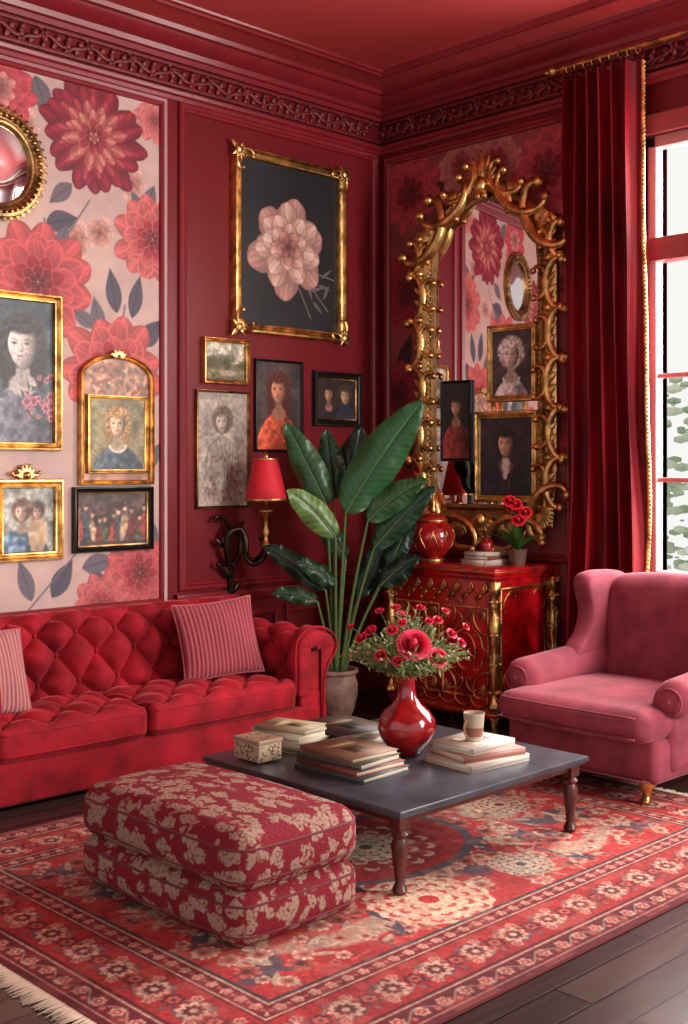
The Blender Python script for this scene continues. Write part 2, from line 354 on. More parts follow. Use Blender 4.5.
for k,(x,z,r,co,ci) in enumerate([(-3.08,3.74,.22,(190,66,76),(212,140,130)),(-2.03,3.77,.15,(206,116,110),(196,90,90)),(-2.05,3.03,.27,(200,98,94),(170,44,58)),(-2.84,2.68,.35,(196,82,82),(160,32,48)),(-2.33,2.2,.34,(198,88,86),(164,38,52)),
   (-2.14,.97,.24,(196,84,86),(164,44,56)),(-2.9,1.35,.2,(196,90,90),(164,44,56)),(-2.42,.78,.2,(196,94,92),(170,54,64)),(-3.4,1.9,.35,(200,84,84),(160,32,48)),(-4.1,2.4,.35,(200,84,84),(160,32,48)),(-3.9,1.3,.3,(200,84,84),(160,32,48))]):
    bloom(W,x,z,r,coral(co,ci),k)
for k,(x,z,r) in enumerate([(-2.47,3.58,.35),(-3.6,3.1,.35)]):
    bloom(W,x,z,r,[(17,1.,.36,(128,12,38),(90,8,28),(150,30,50)),(16,.88,.33,(140,18,42),(96,8,28),(170,50,62)),(14,.74,.3,(150,30,48),(110,10,32),(196,110,100)),(12,.6,.27,(176,80,78),(120,16,36),(210,150,130)),(11,.46,.22,(190,104,92),(136,30,44),(216,160,138)),(9,.32,.18,(160,44,56),(190,110,96),None),(7,.2,.13,(130,20,40),(176,80,76),None),(5,.1,.08,(196,120,100),(130,20,40),None)],20+k)
b=B(LW);W.put(b,.006);b.obj('wallpaper_left',M_paper,clean=False,sharp=None)
W=Paint(.11,1.66,.8,3.84,.007,(132,56,58))
W.noise(.3,.2,3)
for (x,z,Lh,wd,ang,c) in [(.45,3.5,.3,.14,.5,(60,24,34)),(1.25,3.55,.3,.14,2.5,(66,26,36)),(.2,2.3,.3,.13,1.2,(60,20,32)),(.3,1.6,.3,.13,1.8,(60,20,32)),(1.5,3.1,.25,.12,1.6,(60,20,32))]:
    W.leaf(x,z,Lh,wd,ang,c)
for k,(x,z,r,co,ci) in enumerate([(.3,3.6,.27,(176,56,62),(120,12,30)),(.78,3.72,.2,(184,108,98),(150,50,56)),(.28,2.9,.27,(150,28,42),(106,10,26)),(.18,2.15,.25,(146,30,44),(100,10,26)),
   (.25,1.35,.28,(160,36,50),(110,12,30)),(1.5,3.55,.3,(182,66,72),(130,20,40)),(1.08,3.68,.22,(180,100,92),(150,36,48)),(1.55,2.8,.22,(170,60,66),(120,20,36)),(1.55,1.9,.25,(160,40,54),(110,12,34))]):
    bloom(W,x,z,r,coral(co,ci),40+k)
b=B(RW);W.put(b,.006);b.obj('wallpaper_right',M_paper,clean=False,sharp=None)

# ------------------------------------------------------------------ window
w1=grp('window_1',(0.05,-3.1,.93))
b=B()
def wbar(y0,y1,z0,z1,x0=.02,x1=.10): b.box(x0,x1,y0,y1,z0,z1,b=.006)
wbar(WY0-.06,WY0,WZ0,WZ1);wbar(WY1,WY1+.06,WZ0,WZ1);wbar(WY1,WY0,WZ0,WZ0+.06);wbar(WY1,WY0,WZ1-.07,WZ1)
for y in (-2.74,-3.14,-3.55): wbar(y-.018,y+.018,WZ0,2.86,.04,.09);wbar(y-.018,y+.018,3.0,WZ1,.04,.09)
for z in (1.54,2.17): wbar(WY1,WY0,z-.014,z+.014,.04,.09)
b.obj('sash',M_sash,w1)
b=B()
wbar(WY1,WY0,2.86,3.0,-.01,.11)
b.box(-.035,.0,WY0,WY0+.1,WZ0-.1,WZ1+.12,b=.008);b.box(-.035,.0,WY1-.1,WY1,WZ0-.1,WZ1+.12,b=.008)
b.box(-.035,.0,WY1-.1,WY0+.1,WZ1,WZ1+.12,b=.008);b.box(-.10,.02,WY1-.14,WY0+.14,WZ0-.05,WZ0,b=.01)
b.obj('casing',M_win,w1)
# curtain + rod
cur=grp('velvet_curtain',(-.15,-2.0,2))
ny,nz_=220,60
t=np.linspace(0,1,ny);z=np.linspace(.02,4.05,nz_);T,Z=np.meshgrid(t,z)
g=np.clip((4.05-Z)/4.03,0,1)
Tw=T+.03*np.sin(Z*1.1+T*5)+.014*np.sin(Z*2.7+T*3)
Y=-1.765-.525*T-.02*np.sin(Z*1.3)*T
fold=np.sin(Tw*2*pi*5.2+.3*np.sin(T*9));fold=np.sign(fold)*np.abs(fold)**.8
X=-.155+.062*fold*(.7+.45*g)+.008*np.sin(T*33+Z*1.5)+.007*np.sin(Z*5+T*14)*g
Y=Y+.018*np.cos(Tw*2*pi*5.2)
b=B();b.grid(np.stack([X,Y,Z],-1));b.grid(np.stack([X+.012,Y,Z],-1));b.obj('curtain_cloth',M_curt,cur,clean=False,sharp=None)
b=B();e=np.stack([X[:,-1],Y[:,-1]-.006,Z[:,-1]],1)
P=np.stack([e+[-.014,.010,0],e+[-.018,0,0],e+[-.01,-.010,0],e+[.012,-.006,0]],1);b.grid(P)
for i in range(160):
    zz=.03+i*.0252;xx=np.interp(zz,Z[:,-1],X[:,-1]);yy=np.interp(zz,Z[:,-1],Y[:,-1]);b.ball((xx-.008,yy-.016,zz),(.007,.008,.008),6)
b.obj('gold_trim',M_gold,cur,sharp=None)
rod=grp('curtain_rod',(-.16,-3,4.12))
b=B();b.tube([(-.16,-1.70,4.12),(-.16,-4.6,4.12)],.016,12)
b.lathe([(0,0),(.02,.005),(.035,.03),(.025,.06),(.012,.065),(.02,.075),(.02,.085),(0,.09)],(-.16,-1.70,4.12),12,axis='y')
for y in (-1.73,-4.4): b.tube([(-.005,y,4.06),(-.05,y,4.07),(-.12,y,4.08),(-.16,y,4.1)],.011,8);b.lathe([(0,0),(.03,0),(.03,.01),(0,.012)],(-.015,y,4.06),12,axis='x')
for i in range(9):
    y=-1.78-i*.062;a=np.linspace(0,2*pi,16,endpoint=False);b.tube(np.stack([-.16+.026*np.cos(a),y+0*a,4.108+.03*np.sin(a)],1),.0045,6,closed=True)
b.obj('rod',M_gold,rod)
# garden outside
b=B();rr=random.Random(3)
for i in range(2600):
    y=-4+rr.random()*9;x=7+rr.random()*3;zz=rr.random()**1.5*3.5-.6;r=.03+rr.random()*.09
    g=rr.random();b.ball((x,y,zz),(r,r*1.3,r*.6),5,0,(150+75*g,172+58*g,140+70*g))
b.obj('garden_shrubs',M_v,sharp=None,clean=False)

# ------------------------------------------------------------------ pictures
def gp(fw,d=.045): return [(0,.001),(0,d*.6),(fw*.12,d*.95),(fw*.3,d),(fw*.42,d*.62),(fw*.6,d*.5),(fw*.78,d*.75),(fw*.9,d*.7),(fw,d*.35),(fw,.004)]
def head(p,cx,cy,r,skin,hair,hairs=1.2,turn=.12):
    sk=np.array(skin,float);hr=np.array(hair,float)
    nn=vnoise(p.nx,p.ny,max(2,r*.16/p.res),int(r*1000)+3)
    strand=hr[None,None]*(.7+.65*nn)[...,None]
    d=(1-np.sqrt(((p.X-cx)/(r*hairs*(1+.12*nn)))**2+((p.Y-cy-r*.25)/(r*1.35))**2))*r;p.bl(p.sm(d,.016),strand)
    nx=(p.X-cx)/(.8*r);ny=(p.Y-cy)/(1.12*r)
    lam=np.clip(1.08-.42*np.clip(nx+.25,-1,1.5)-.28*(nx**2+ny**2)-.1*np.clip(-ny,0,1),.25,1.15)
    face=sk[None,None]*lam[...,None]
    jaw=1-np.sqrt((nx*(1+.25*np.clip(-ny,0,1)))**2+ny**2);p.bl(p.sm(jaw*r*.8,.008),face)
    o=cx-turn*r
    for k in (-1,1):
        p.ell(o+k*r*.33,cy+r*.14,r*.22,r*.13,sk*.62,a=.5,soft=.012)
        p.ell(o+k*r*.33,cy+r*.1,r*.12,r*.05,sk*.25,a=.85,soft=.004)
        p.line(o+k*r*.16,cy+r*.29,o+k*r*.5,cy+r*.31,r*.02,hr*.8,.5)
        p.ell(o+k*r*.4,cy-r*.28,r*.2,r*.14,np.minimum(sk*np.array([1.02,.72,.72]),255),a=.3,soft=.02)
    p.ell(o+r*.09,cy-r*.1,r*.08,r*.3,sk*.66,a=.5,soft=.01);p.ell(o+r*.02,cy-r*.27,r*.12,r*.05,sk*.5,a=.6,soft=.006)
    p.ell(o,cy-r*.52,r*.19,r*.055,sk*.45+np.array([60,6,10]),a=.85,soft=.005);p.ell(o,cy-r*.64,r*.14,r*.04,sk*.6,a=.4,soft=.006)
    d=(1-np.sqrt(((p.X-cx)/(r*.95))**2+((p.Y-cy-r*.98)/(r*.42))**2))*r*.5;p.bl(p.sm(d,.025),strand)
def portrait(p,bg,skin,hair,cloth,fc=(0.5,.64),fr=.17,hairs=1.2,bgn=.3,long=False,lace=False):
    u0,u1,v0,v1=p.e;w=u1-u0;h=v1-v0;p.A[:]=np.array(bg);s=min(w,h*.8);sd=int(abs(u0)*100)
    p.noise(.12,bgn,sd);p.noise(.04,.2,sd+1);p.ell(u0+w*.4,v0+h*.6,w*.35,h*.35,np.array(bg)*1.4,a=.45,soft=s*.5)
    cx=u0+w*fc[0];cy=v0+h*fc[1];r=s*fr
    sk=np.array(skin,float);cl=np.array(cloth,float)
    if long: p.ell(cx,cy-r*.8,r*1.3,r*2.0,np.array(hair)*.9,soft=.03)
    top=cy-r*1.75;n=vnoise(p.nx,p.ny,9,sd+3);fx=np.abs(p.X-cx)/(w*.44)
    d=(top-.55*r*fx-r*1.2*fx**3)-p.Y
    cc=cl[None,None]*(.7+.7*n-.35*np.clip((p.X-cx)/w*2,-1,1))[...,None];p.bl(p.sm(d,.012)*(fx<1.2),cc)
    p.ell(cx,cy-r*1.9,r*.75,r*.55,sk*.8,soft=.015);p.ell(cx,cy-r*1.25,r*.38,r*.8,sk*.72,soft=.012)
    if lace:
        for a in np.linspace(pi*1.05,pi*1.95,14): p.ell(cx+r*.85*math.cos(a),cy-r*1.8+r*.62*math.sin(a),r*.12,r*.12,(214,206,196),soft=.006)
    head(p,cx,cy,r,skin,hair,hairs)
    p.noise(.013,.12,sd+5);p.noise(.008,.08,sd+6)
def pic(name,f,u0,u1,v0,v1,fw,paint,mf=None,orn=0,d=.045,inner=None):
    c=f(np.array([[(u0+u1)/2,(v0+v1)/2,.0]]))[0];g=grp(name,c)
    b=B(f);b.loop([(u0,v0),(u1,v0),(u1,v1),(u0,v1)],gp(fw,d))
    if orn:
        for (cu_,cv,sx,sy) in [(u0,v0,1,1),(u1,v0,-1,1),(u1,v1,-1,-1),(u0,v1,1,-1)]:
            o=orn;q=fw*.45
            b.ball((cu_+sx*q,cv+sy*q,d),(o*.28,o*.28,.018),8)
            b.scroll((cu_+sx*q,cv+sy*(q+o*.1)),(cu_+sx*(q+o*.9),cv+sy*q*.8),2,10,.011,d,n=18,flip=sx*sy<0)
            b.scroll((cu_+sx*(q+o*.1),cv+sy*q),(cu_+sx*q*.8,cv+sy*(q+o*.9)),2,10,.011,d,n=18,flip=sx*sy>0)
            for a in (-.9,-.3,.3,.8,1.3,1.9,2.5): b.leaf((cu_+sx*q,cv+sy*q),(cu_+sx*(q+math.cos(a)*o*.6),cv+sy*(q+math.sin(a)*o*.6)),o*.25,d,.016)
            b.leaf((cu_+sx*q,cv+sy*q),(cu_-sx*o*.22,cv-sy*o*.22),o*.34,d*.8,.016)
    b.obj('frame',mf or M_gold,g,sharp=35)
    p=Paint(u0+fw*.9,u1-fw*.9,v0+fw*.9,v1-fw*.9,.0036,(60,50,50));paint(p)
    b=B(f);p.put(b,.012);b.obj('canvas',M_canvas,g,clean=False,sharp=None)
    if inner:
        b=B(f);b.loop([(u0+fw,v0+fw),(u1-fw,v0+fw),(u1-fw,v1-fw),(u0+fw,v1-fw)],[(0,.02),(.004,.024),(.012,.02),(.012,.012)]);b.obj('fillet',inner,g)
    return g
def p_flower(p):
    p.A[:]=(26,24,28);p.noise(.3,.2,4);cx,cy=-.93,3.13
    for a,b_ in [((-.85,3.0),(-.55,2.72)),((-.88,2.95),(-.72,2.66)),((-.8,3.0),(-.5,2.95))]: p.line(*a,*b_,.003,(150,140,132))
    for (x,y,an) in [(-.72,2.85,.3),(-.7,2.78,-.7),(-.62,2.95,.6),(-.75,2.9,-1.2),(-.6,2.8,1.1),(-.65,2.9,-.2)]: p.leaf(x,y,.13,.025,an,(104,98,96))
    ed=(150,104,96);hi=(236,206,192)
    bloom(p,cx,cy,.32,[(6,1.08,.70,(190,142,130),ed,None),(7,.88,.62,(206,162,148),ed,hi),(6,.7,.54,(222,182,168),(170,120,110),hi),(6,.52,.44,(214,166,150),(160,104,96),hi),(5,.36,.32,(204,146,132),(140,84,80),None),(5,.22,.22,(176,112,106),(110,64,64),None)],4)
    p.ell(cx,cy,.02,.018,(84,60,60),soft=.01)
pic('flower_painting',LW,-1.43,-.40,2.51,3.74,.07,p_flower,orn=.12,d=.06)
def p_land(p):
    u0,u1,v0,v1=p.e;h=v1-v0;p.A[:]=(196,190,170);p.noise(.06,.2,6)
    p.rect(u0,u1,v0,v0+h*.45,(110,104,70));p.noise(.04,.3,9)
    for i in range(9): p.ell(u0+(u1-u0)*rnd.random(),v0+h*(.4+.2*rnd.random()),.03+.02*rnd.random(),.03,(70+30*rnd.random(),76,50),a=.8,soft=.02)
    p.ell(u0+(u1-u0)*.6,v0+h*.2,.07,.02,(170,150,130),soft=.01);p.noise(.012,.2,3)
pic('landscape_painting',LW,-1.67,-1.29,2.16,2.46,.03,p_land)
pic('red_haired_woman_portrait',LW,-1.23,-.80,1.72,2.35,.02,lambda p:portrait(p,(66,54,52),(206,140,104),(84,32,22),(176,74,48),(.5,.68),.21,1.25,long=True),M_black,d=.03)
def p_two(p):
    portrait(p,(44,28,26),(186,138,110),(36,22,18),(34,28,30),(.3,.6),.2)
    u0,u1,v0,v1=p.e;w=u1-u0;h=v1-v0;p.ell(u0+w*.72,v0,.1,h*.38,(40,44,58),soft=.01);head(p,u0+w*.72,v0+h*.58,.055,(190,146,116),(60,44,34),1.2)
pic('double_portrait',LW,-.7,-.23,1.91,2.3,.045,p_two,M_black,inner=M_gold)
def p_sk(p):
    u0,u1,v0,v1=p.e;w=u1-u0;h=v1-v0;p.A[:]=(164,152,138);p.noise(.1,.14,8);p.noise(.02,.06,9);cx=u0+w*.5
    lc=(96,86,80);cy=v0+h*.74
    head(p,cx,cy,.068,(190,176,158),(110,92,78),1.2)
    for q in(-1,1): p.line(cx+q*.03,cy-.1,cx+q*.12,cy-.17,.003,lc,.7);p.line(cx+q*.12,cy-.17,cx+q*.14,v0+h*.25,.003,lc,.6);p.line(cx+q*.03,cy-.1,cx-q*.02,v0+h*.4,.003,lc,.6)
    for i in range(70): p.ell(u0+w*(.12+.76*rnd.random()),v0+h*(.05+.4*rnd.random()),.005+.014*rnd.random(),.005+.01*rnd.random(),(80+50*rnd.random(),68,60),rot=rnd.random()*3,a=.5,soft=.01)
    for i in range(26): x=cx+.2*(rnd.random()-.5);p.line(x,v0+h*.1,x+.1*(rnd.random()-.5),v0+h*.55,.0016,lc,.6)
    p.noise(.02,.15,4)
pic('sketch_drawing',LW,-1.72,-1.28,1.35,2.12,.018,p_sk,M_goldD,d=.03)
def p_pl(p):
    portrait(p,(66,76,82),(226,212,202),(62,56,56),(98,96,104),(.62,.68),.23,1.2,long=True)
    for i in range(22): p.flower(-2.84+.24*(rnd.random()-.5),1.9+.24*rnd.random(),.014+.016*rnd.random(),(206,136,146),(150,66,84),6,3)
    for i in range(12): p.leaf(-2.84+.24*(rnd.random()-.5),1.9+.24*rnd.random(),.05,.016,rnd.random()*6,(80,90,84))
pic('girl_portrait',LW,-3.3,-2.70,1.71,2.61,.05,p_pl,d=.05)
def p_sg(p):
    portrait(p,(150,150,140),(210,176,150),(110,80,60),(90,110,130),(.38,.62),.17)
    u0,u1,v0,v1=p.e;w=u1-u0;h=v1-v0;p.ell(u0+w*.68,v0+h*.3,.06,.12,(180,150,120),soft=.01);head(p,u0+w*.68,v0+h*.62,.038,(206,170,146),(90,64,48),1.2);p.noise(.03,.25,2)
g=pic('small_gilt_portrait',LW,-3.12,-2.69,1.08,1.55,.055,p_sg)
b=B(LW)
for a in np.linspace(.2,pi-.2,7): b.leaf((-2.93,1.55),(-2.93+.07*math.cos(a),1.56+.08*math.sin(a)),.035,.03,.015)
b.ball((-2.93,1.57,.04),.025,8);b.scroll((-3.0,1.57),(-2.95,1.6),2,9,.01,.03);b.scroll((-2.91,1.6),(-2.86,1.57),2,9,.01,.03);b.obj('crest',M_gold,g,sharp=None)
def p_dk(p):
    u0,u1,v0,v1=p.e;w=u1-u0;h=v1-v0;p.A[:]=(70,50,46);p.noise(.05,.5,11)
    R1=random.Random(8)
    for i in range(11):
        x=u0+w*(.06+.88*i/10+R1.uniform(-.03,.03));yy=v0+h*(.25+R1.uniform(-.1,.12));c=[(150,54,44),(60,70,80),(186,150,116),(110,40,38),(84,84,60)][i%5]
        p.ell(x,yy,.022+.012*R1.random(),h*.25,c,rot=R1.uniform(-.3,.3),soft=.014);p.ell(x+R1.uniform(-.01,.01),yy+h*.33,.014,.018,(196,150,120),soft=.008);p.ell(x,yy+h*.38,.014,.01,(60,36,28),soft=.008)
    p.rect(u0,u1,v0,v0+h*.1,(60,44,40));p.noise(.02,.35,12)
pic('group_scene_painting',LW,-2.62,-2.06,1.11,1.5,.03,p_dk,M_black,inner=M_goldD)
# arched frame
g=grp('arched_frame_portrait',(-2.315,0,1.9))
def arch(u0,u1,v0,v1,top,n=16):
    c=(u0+u1)/2;r=(u1-u0)/2
    return [(u0,v0),(u1,v0)]+[(c+r*math.cos(a)*1.0,v1+(top-v1)*math.sin(a)) for a in np.linspace(0,pi,n)]
b=B(LW);b.loop(arch(-2.58,-2.055,1.51,2.15,2.3),gp(.03,.045))
for a in np.linspace(.35,pi-.35,5): b.leaf((-2.317,2.28),(-2.317+.06*math.cos(a),2.285+.045*math.sin(a)),.03,.04,.014)
b.obj('frame',M_gold,g,sharp=35)
p=Paint(-2.57,-2.065,1.53,2.29,.0045,(176,126,104));p.noise(.05,.35,5)
for i in range(90): p.ell(-2.54+.46*rnd.random(),2.06+.2*rnd.random(),.008+.016*rnd.random(),.010,[(212,180,140),(140,74,66),(100,96,84)][i%3],rot=rnd.random()*3,a=.8,soft=.01)
b=B(LW);Yc=np.where(p.Y>2.15,2.15+np.minimum(p.Y-2.15,.14*np.sqrt(np.clip(1-((p.X+2.317)/.255)**2,0,1))),p.Y)
b.grid(np.stack([p.X,Yc,np.full(p.X.shape,.012)],-1),0,np.clip(p.A,0,255).reshape(-1,3));b.obj('canvas',M_canvas,g,clean=False,sharp=None)
q=Paint(-2.51,-2.12,1.6,2.03,.0036,(80,80,70));portrait(q,(128,116,84),(222,190,158),(170,130,76),(70,80,88),(.5,.64),.2,1.2,long=True,lace=True)
b=B(LW);q.put(b,.026);b.obj('inner_canvas',M_canvas,g,clean=False,sharp=None)
b=B(LW);b.loop([(-2.53,1.58),(-2.1,1.58),(-2.1,2.05),(-2.53,2.05)],[(a_,w_+.012) for a_,w_ in gp(.025,.028)]);b.obj('inner_frame',M_gold,g)
# round mirror
g=grp('round_convex_mirror',(-3.1,0,3.31))
b=B(LW);th=np.linspace(0,2*pi,40,endpoint=False);rr_=np.array([(0.001,.03),(.08,.034),(.15,.03),(.2,.02)])
P=np.stack([np.stack([-3.1+r*np.cos(th),3.31+1.08*r*np.sin(th),np.full(40,w)],-1) for r,w in rr_]);b.grid(P,cc=True)
b.obj('glass',mat('mirror_silver',(225,225,225),.04,1,var=0),g,sharp=None)
b=B(LW);b.loop([(-3.1+.285*math.cos(a),3.31+.31*math.sin(a)) for a in th],gp(.09,.06))
for i in range(44):
    a=2*pi*i/44;b.ball((-3.1+.25*math.cos(a),3.31+.272*math.sin(a),.05),(.014,.014,.014),8)
    b.leaf((-3.1+.26*math.cos(a+.1),3.31+.285*math.sin(a+.1)),(-3.1+.302*math.cos(a+.1),3.31+.33*math.sin(a+.1)),.03,.04,.014)
b.obj('frame',M_goldD,g,sharp=35)

# ------------------------------------------------------------------ baroque mirror (hangs a touch skewed towards the window)
mg=grp('baroque_mirror',(0,0,0))
ang=math.radians(7.0);u_c=1.075
def MW(P):
    u=P[:,0]*.90;v=P[:,1];w=P[:,2]
    du=u+u_c-1.64
    x=-(w+.03)*math.cos(ang)+du*math.sin(ang)
    y=-(1.64+du*math.cos(ang)+(w)*math.sin(ang))
    return np.stack([x,y,v],1)
inn=[(-.44,1.36),(.44,1.36),(.46,1.6),(.46,2.9),(.44,3.1),(.36,3.24),(.24,3.33),(.1,3.40),(0,3.42),(-.1,3.40),(-.24,3.33),(-.36,3.24),(-.44,3.1),(-.46,2.9),(-.46,1.6)]
b=B(MW)
b.loop(inn,[(.012,.012),(.01,.03),(-.012,.04),(-.025,.028),(-.045,.05),(-.075,.06),(-.10,.045),(-.13,.012),(-.13,.0)])
b.obj('frame_moulding',M_goldD,mg,sharp=35)
b=B(MW)
vs=np.linspace(1.36,3.415,30);side=np.array([(.44,1.36),(.46,1.6),(.46,2.9),(.44,3.1),(.36,3.24),(.24,3.33),(.1,3.40),(0.01,3.42)])
hw=np.interp(vs,side[:,1],side[:,0]);b.grid(np.stack([np.stack([-hw,vs,0*vs+.014],1),np.stack([hw,vs,0*vs+.014],1)],1))
b.obj('glass',mat('mirror_glass',(228,214,214),.02,1,var=0),mg,clean=False,sharp=None)
b=B(MW)
for s in (-1,1):
    q=lambda u,v:(s*u,v)
    fl=s<0
    zs=[1.36,1.68,2.0,2.32,2.64,2.96,3.2]
    for i in range(len(zs)-1):
        z0,z1=zs[i],zs[i+1];o=.575+.02*(i%2)
        b.scroll(q(o,z0+.03),q(o,z1-.03),-2.0,-9,.027,.05,flip=fl,n=34,seg=8)
        b.scroll(q(o-.07,z0+.08),q(o-.07,z1-.06),3,9,.018,.06,flip=fl,n=26)
        for k in range(4):
            zz=z0+(z1-z0)*(k+.5)/4;b.leaf(q(.53,zz-.035),q(.60+.02*math.sin(pi*(k+.5)/4),zz+.03),.045,.05,.024)
        b.leaf(q(.54,z1+.05),q(.62,z1-.01),.06,.05,.024);b.leaf(q(.54,z1-.06),q(.62,z1+.03),.06,.05,.024)
        b.ball(q(.56,z1)+(.06,),.032,8)
        for k in range(8): b.ball((s*.475,z0+(z1-z0)*k/8,.05),.010,6)
    b.scroll(q(.58,3.04),q(.36,3.38),2.4,9,.034,.06,flip=not fl,n=40,seg=8)
    b.scroll(q(.46,3.28),q(.14,3.46),2.2,9,.03,.07,flip=not fl,n=34,seg=8)
    b.scroll(q(.28,3.42),q(.07,3.58),2.6,10,.026,.06,flip=not fl,n=34,seg=8)
    b.scroll(q(.24,3.38),q(.02,3.50),-2.2,-9,.022,.06,flip=not fl,n=34,seg=8)
    for a in np.linspace(-.1,1.7,8): b.leaf(q(.47,3.2),q(.47+.11*math.cos(a),3.2+.11*math.sin(a)),.05,.05,.022)
    for a in np.linspace(.3,1.9,6): b.leaf(q(.25,3.42),q(.25+.09*math.cos(a),3.42+.08*math.sin(a)),.045,.06,.022)
    for a,l in [(pi/2-.25,.21),(pi/2-.5,.19),(pi/2-.8,.16),(pi/2-1.15,.13)]:
        b.leaf(q(.02,3.5),q(.02+l*math.cos(a),3.5+l*math.sin(a)),.07,.06,.028,curl=.01)
    b.scroll(q(.6,1.5),q(.40,1.22),-2.6,-10,.032,.055,flip=not fl,n=40,seg=8)
    b.scroll(q(.46,1.24),q(.08,1.2),-2.2,-9,.028,.06,flip=not fl,n=34,seg=8)
    b.scroll(q(.36,1.18),q(.05,1.1),2.2,9,.022,.05,flip=not fl,n=30)
    for a in np.linspace(-1.7,.2,8): b.leaf(q(.48,1.33),q(.48+.13*math.cos(a),1.33+.13*math.sin(a)),.05,.05,.022)
    for a in np.linspace(-2.2,-.6,6): b.leaf(q(.2,1.26),q(.2+.12*math.cos(a),1.26+.12*math.sin(a)),.05,.055,.02)
b.leaf((0,3.48),(0,3.74),.09,.06,.03);b.ball((0,3.5,.08),(.05,.06,.035),12)
for a in np.linspace(pi+.3,2*pi-.3,7): b.leaf((0,1.28),(.14*math.cos(a),1.28+.15*math.sin(a)),.05,.06,.02)
b.ball((0,1.27,.08),(.045,.05,.03),12)
b.obj('carved_ornament',M_gold,mg,sharp=None)
# three added framed portraits over the mirror glass, standing in for its reflections
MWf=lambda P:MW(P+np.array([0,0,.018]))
pic('white_haired_lady_reflection_standin',MWf,.03,.445,2.05,2.56,.045,lambda p:portrait(p,(62,52,50),(224,204,186),(196,188,180),(190,180,172),(.48,.62),.24,1.3,lace=True),d=.03)
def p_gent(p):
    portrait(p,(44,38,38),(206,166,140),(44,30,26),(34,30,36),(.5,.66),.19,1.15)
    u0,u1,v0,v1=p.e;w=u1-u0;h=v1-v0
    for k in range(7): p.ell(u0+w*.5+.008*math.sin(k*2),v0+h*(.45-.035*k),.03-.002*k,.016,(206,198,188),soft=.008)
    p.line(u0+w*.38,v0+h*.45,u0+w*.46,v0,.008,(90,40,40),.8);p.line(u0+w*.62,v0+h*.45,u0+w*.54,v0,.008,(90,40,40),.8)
pic('gentleman_reflection_standin',MWf,-.08,.45,1.385,1.99,.05,p_gent,d=.03)
pic('small_dark_reflection_standin',MWf,-.385,-.11,1.66,2.21,.02,lambda p:portrait(p,(38,34,34),(196,150,124),(40,28,24),(120,50,44),(.5,.68),.23,1.2,long=True),M_black,d=.025)

# ------------------------------------------------------------------ cabinet
cb=grp('lacquer_cabinet',(-.36,-1.175,0))
cx0,cx1,cy0,cy1=-.67,-.04,-1.60,-.75
b=B()
b.box(cx0,cx1,cy0,cy1,.12,.93,b=.01);b.box(cx0-.03,cx1,cy0-.03,cy1+.03,.955,1.0,b=.012);b.box(cx0-.012,cx1,cy0-.012,cy1+.012,.93,.957,b=.006)
b.box(cx0-.02,cx1,cy0-.02,cy1+.02,.09,.14,b=.01)
b.obj('body',M_lacq,cb)
b=B()
for (x,y) in [(cx0+.02,cy0+.02),(cx0+.02,cy1-.02),(cx1-.04,cy0+.02),(cx1-.04,cy1-.02)]:
    b.tube([(x,y,.12),(x-.012,y-.012,.085),(x,y,.04),(x-.012,y-.012,.0)],[.035,.03,.018,.026],10)
b.box(cx0-.034,cx1,cy0-.034,cy1+.034,.974,.981,b=.003);b.box(cx0-.024,cx1,cy0-.024,cy1+.024,.11,.12,b=.003)
def pil(x,y):
    b.lathe([(.0,.14),(.035,.14),(.038,.17),(.02,.19),(.016,.25),(.026,.33),(.036,.42),(.03,.47),(.02,.5),(.034,.56),(.042,.64),(.032,.70),(.018,.73),(.026,.76),(.03,.79),(.02,.83),(.034,.85),(.04,.92),(0,.93)],(x,y,0),20,mod=lambda t,z:1+.2*np.sin(t*5+z*30))
    for z in (.25,.42,.6,.8):
        for a in np.linspace(0,2*pi,6,endpoint=False): b.ball((x+.03*math.cos(a),y+.03*math.sin(a),z),.014,6)
pil(cx0-.005,cy0-.005);pil(cx0-.005,cy1+.005);pil(cx1-.04,cy0-.005)
b.f=lambda P:np.stack([cx0-P[:,2],-P[:,0],P[:,1]],1)
u0,u1=.79,1.56;um=(u0+u1)/2
def filigree(a0,a1,v0,v1):
    m=(a0+a1)/2;vm=(v0+v1)/2;hw=(a1-a0)/2;hh=(v1-v0)/2
    b.loop([(a0,v0),(a1,v0),(a1,v1),(a0,v1)],[(0,0),(0,.008),(.006,.010),(.012,.006),(.013,0)])
    b.loop([(m+hw*.45*math.cos(t),vm+hh*.42*math.sin(t)) for t in np.linspace(0,2*pi,24,endpoint=False)],[(0,0),(0,.007),(.006,.008),(.01,.0)])
    for sx in (-1,1):
        for sy in (-1,1):
            Q=lambda x,y:(m+sx*hw*x,vm+sy*hh*y);fl=sx*sy<0
            b.scroll(Q(.84,.42),Q(.38,.86),2.4,9,.0065,.008,flip=not fl,n=26)
            b.scroll(Q(.34,.86),Q(.08,.62),2.4,9,.0055,.008,flip=fl,n=24)
            b.scroll(Q(.84,.08),Q(.58,.4),2.4,9,.0055,.008,flip=fl,n=24,S=True)
            for a in (.2,.6,1.0,1.4): b.leaf(Q(.86,.9),(m+sx*(hw*.86-math.cos(a)*.06),vm+sy*(hh*.9-math.sin(a)*.07)),.018,.006,.008)
            for a in (.3,1.2): b.leaf(Q(.0,.0),(m+sx*.05*math.cos(a),vm+sy*.07*math.sin(a)),.016,.008,.008)
            for k in range(4): b.ball(Q(.2+.12*k,.62-.08*k)+(.004,),.007,6)
    b.ball((m,vm,.006),(.014,.02,.01),10)
filigree(u0,um-.01,.2,.76);filigree(um+.01,u1,.2,.76)
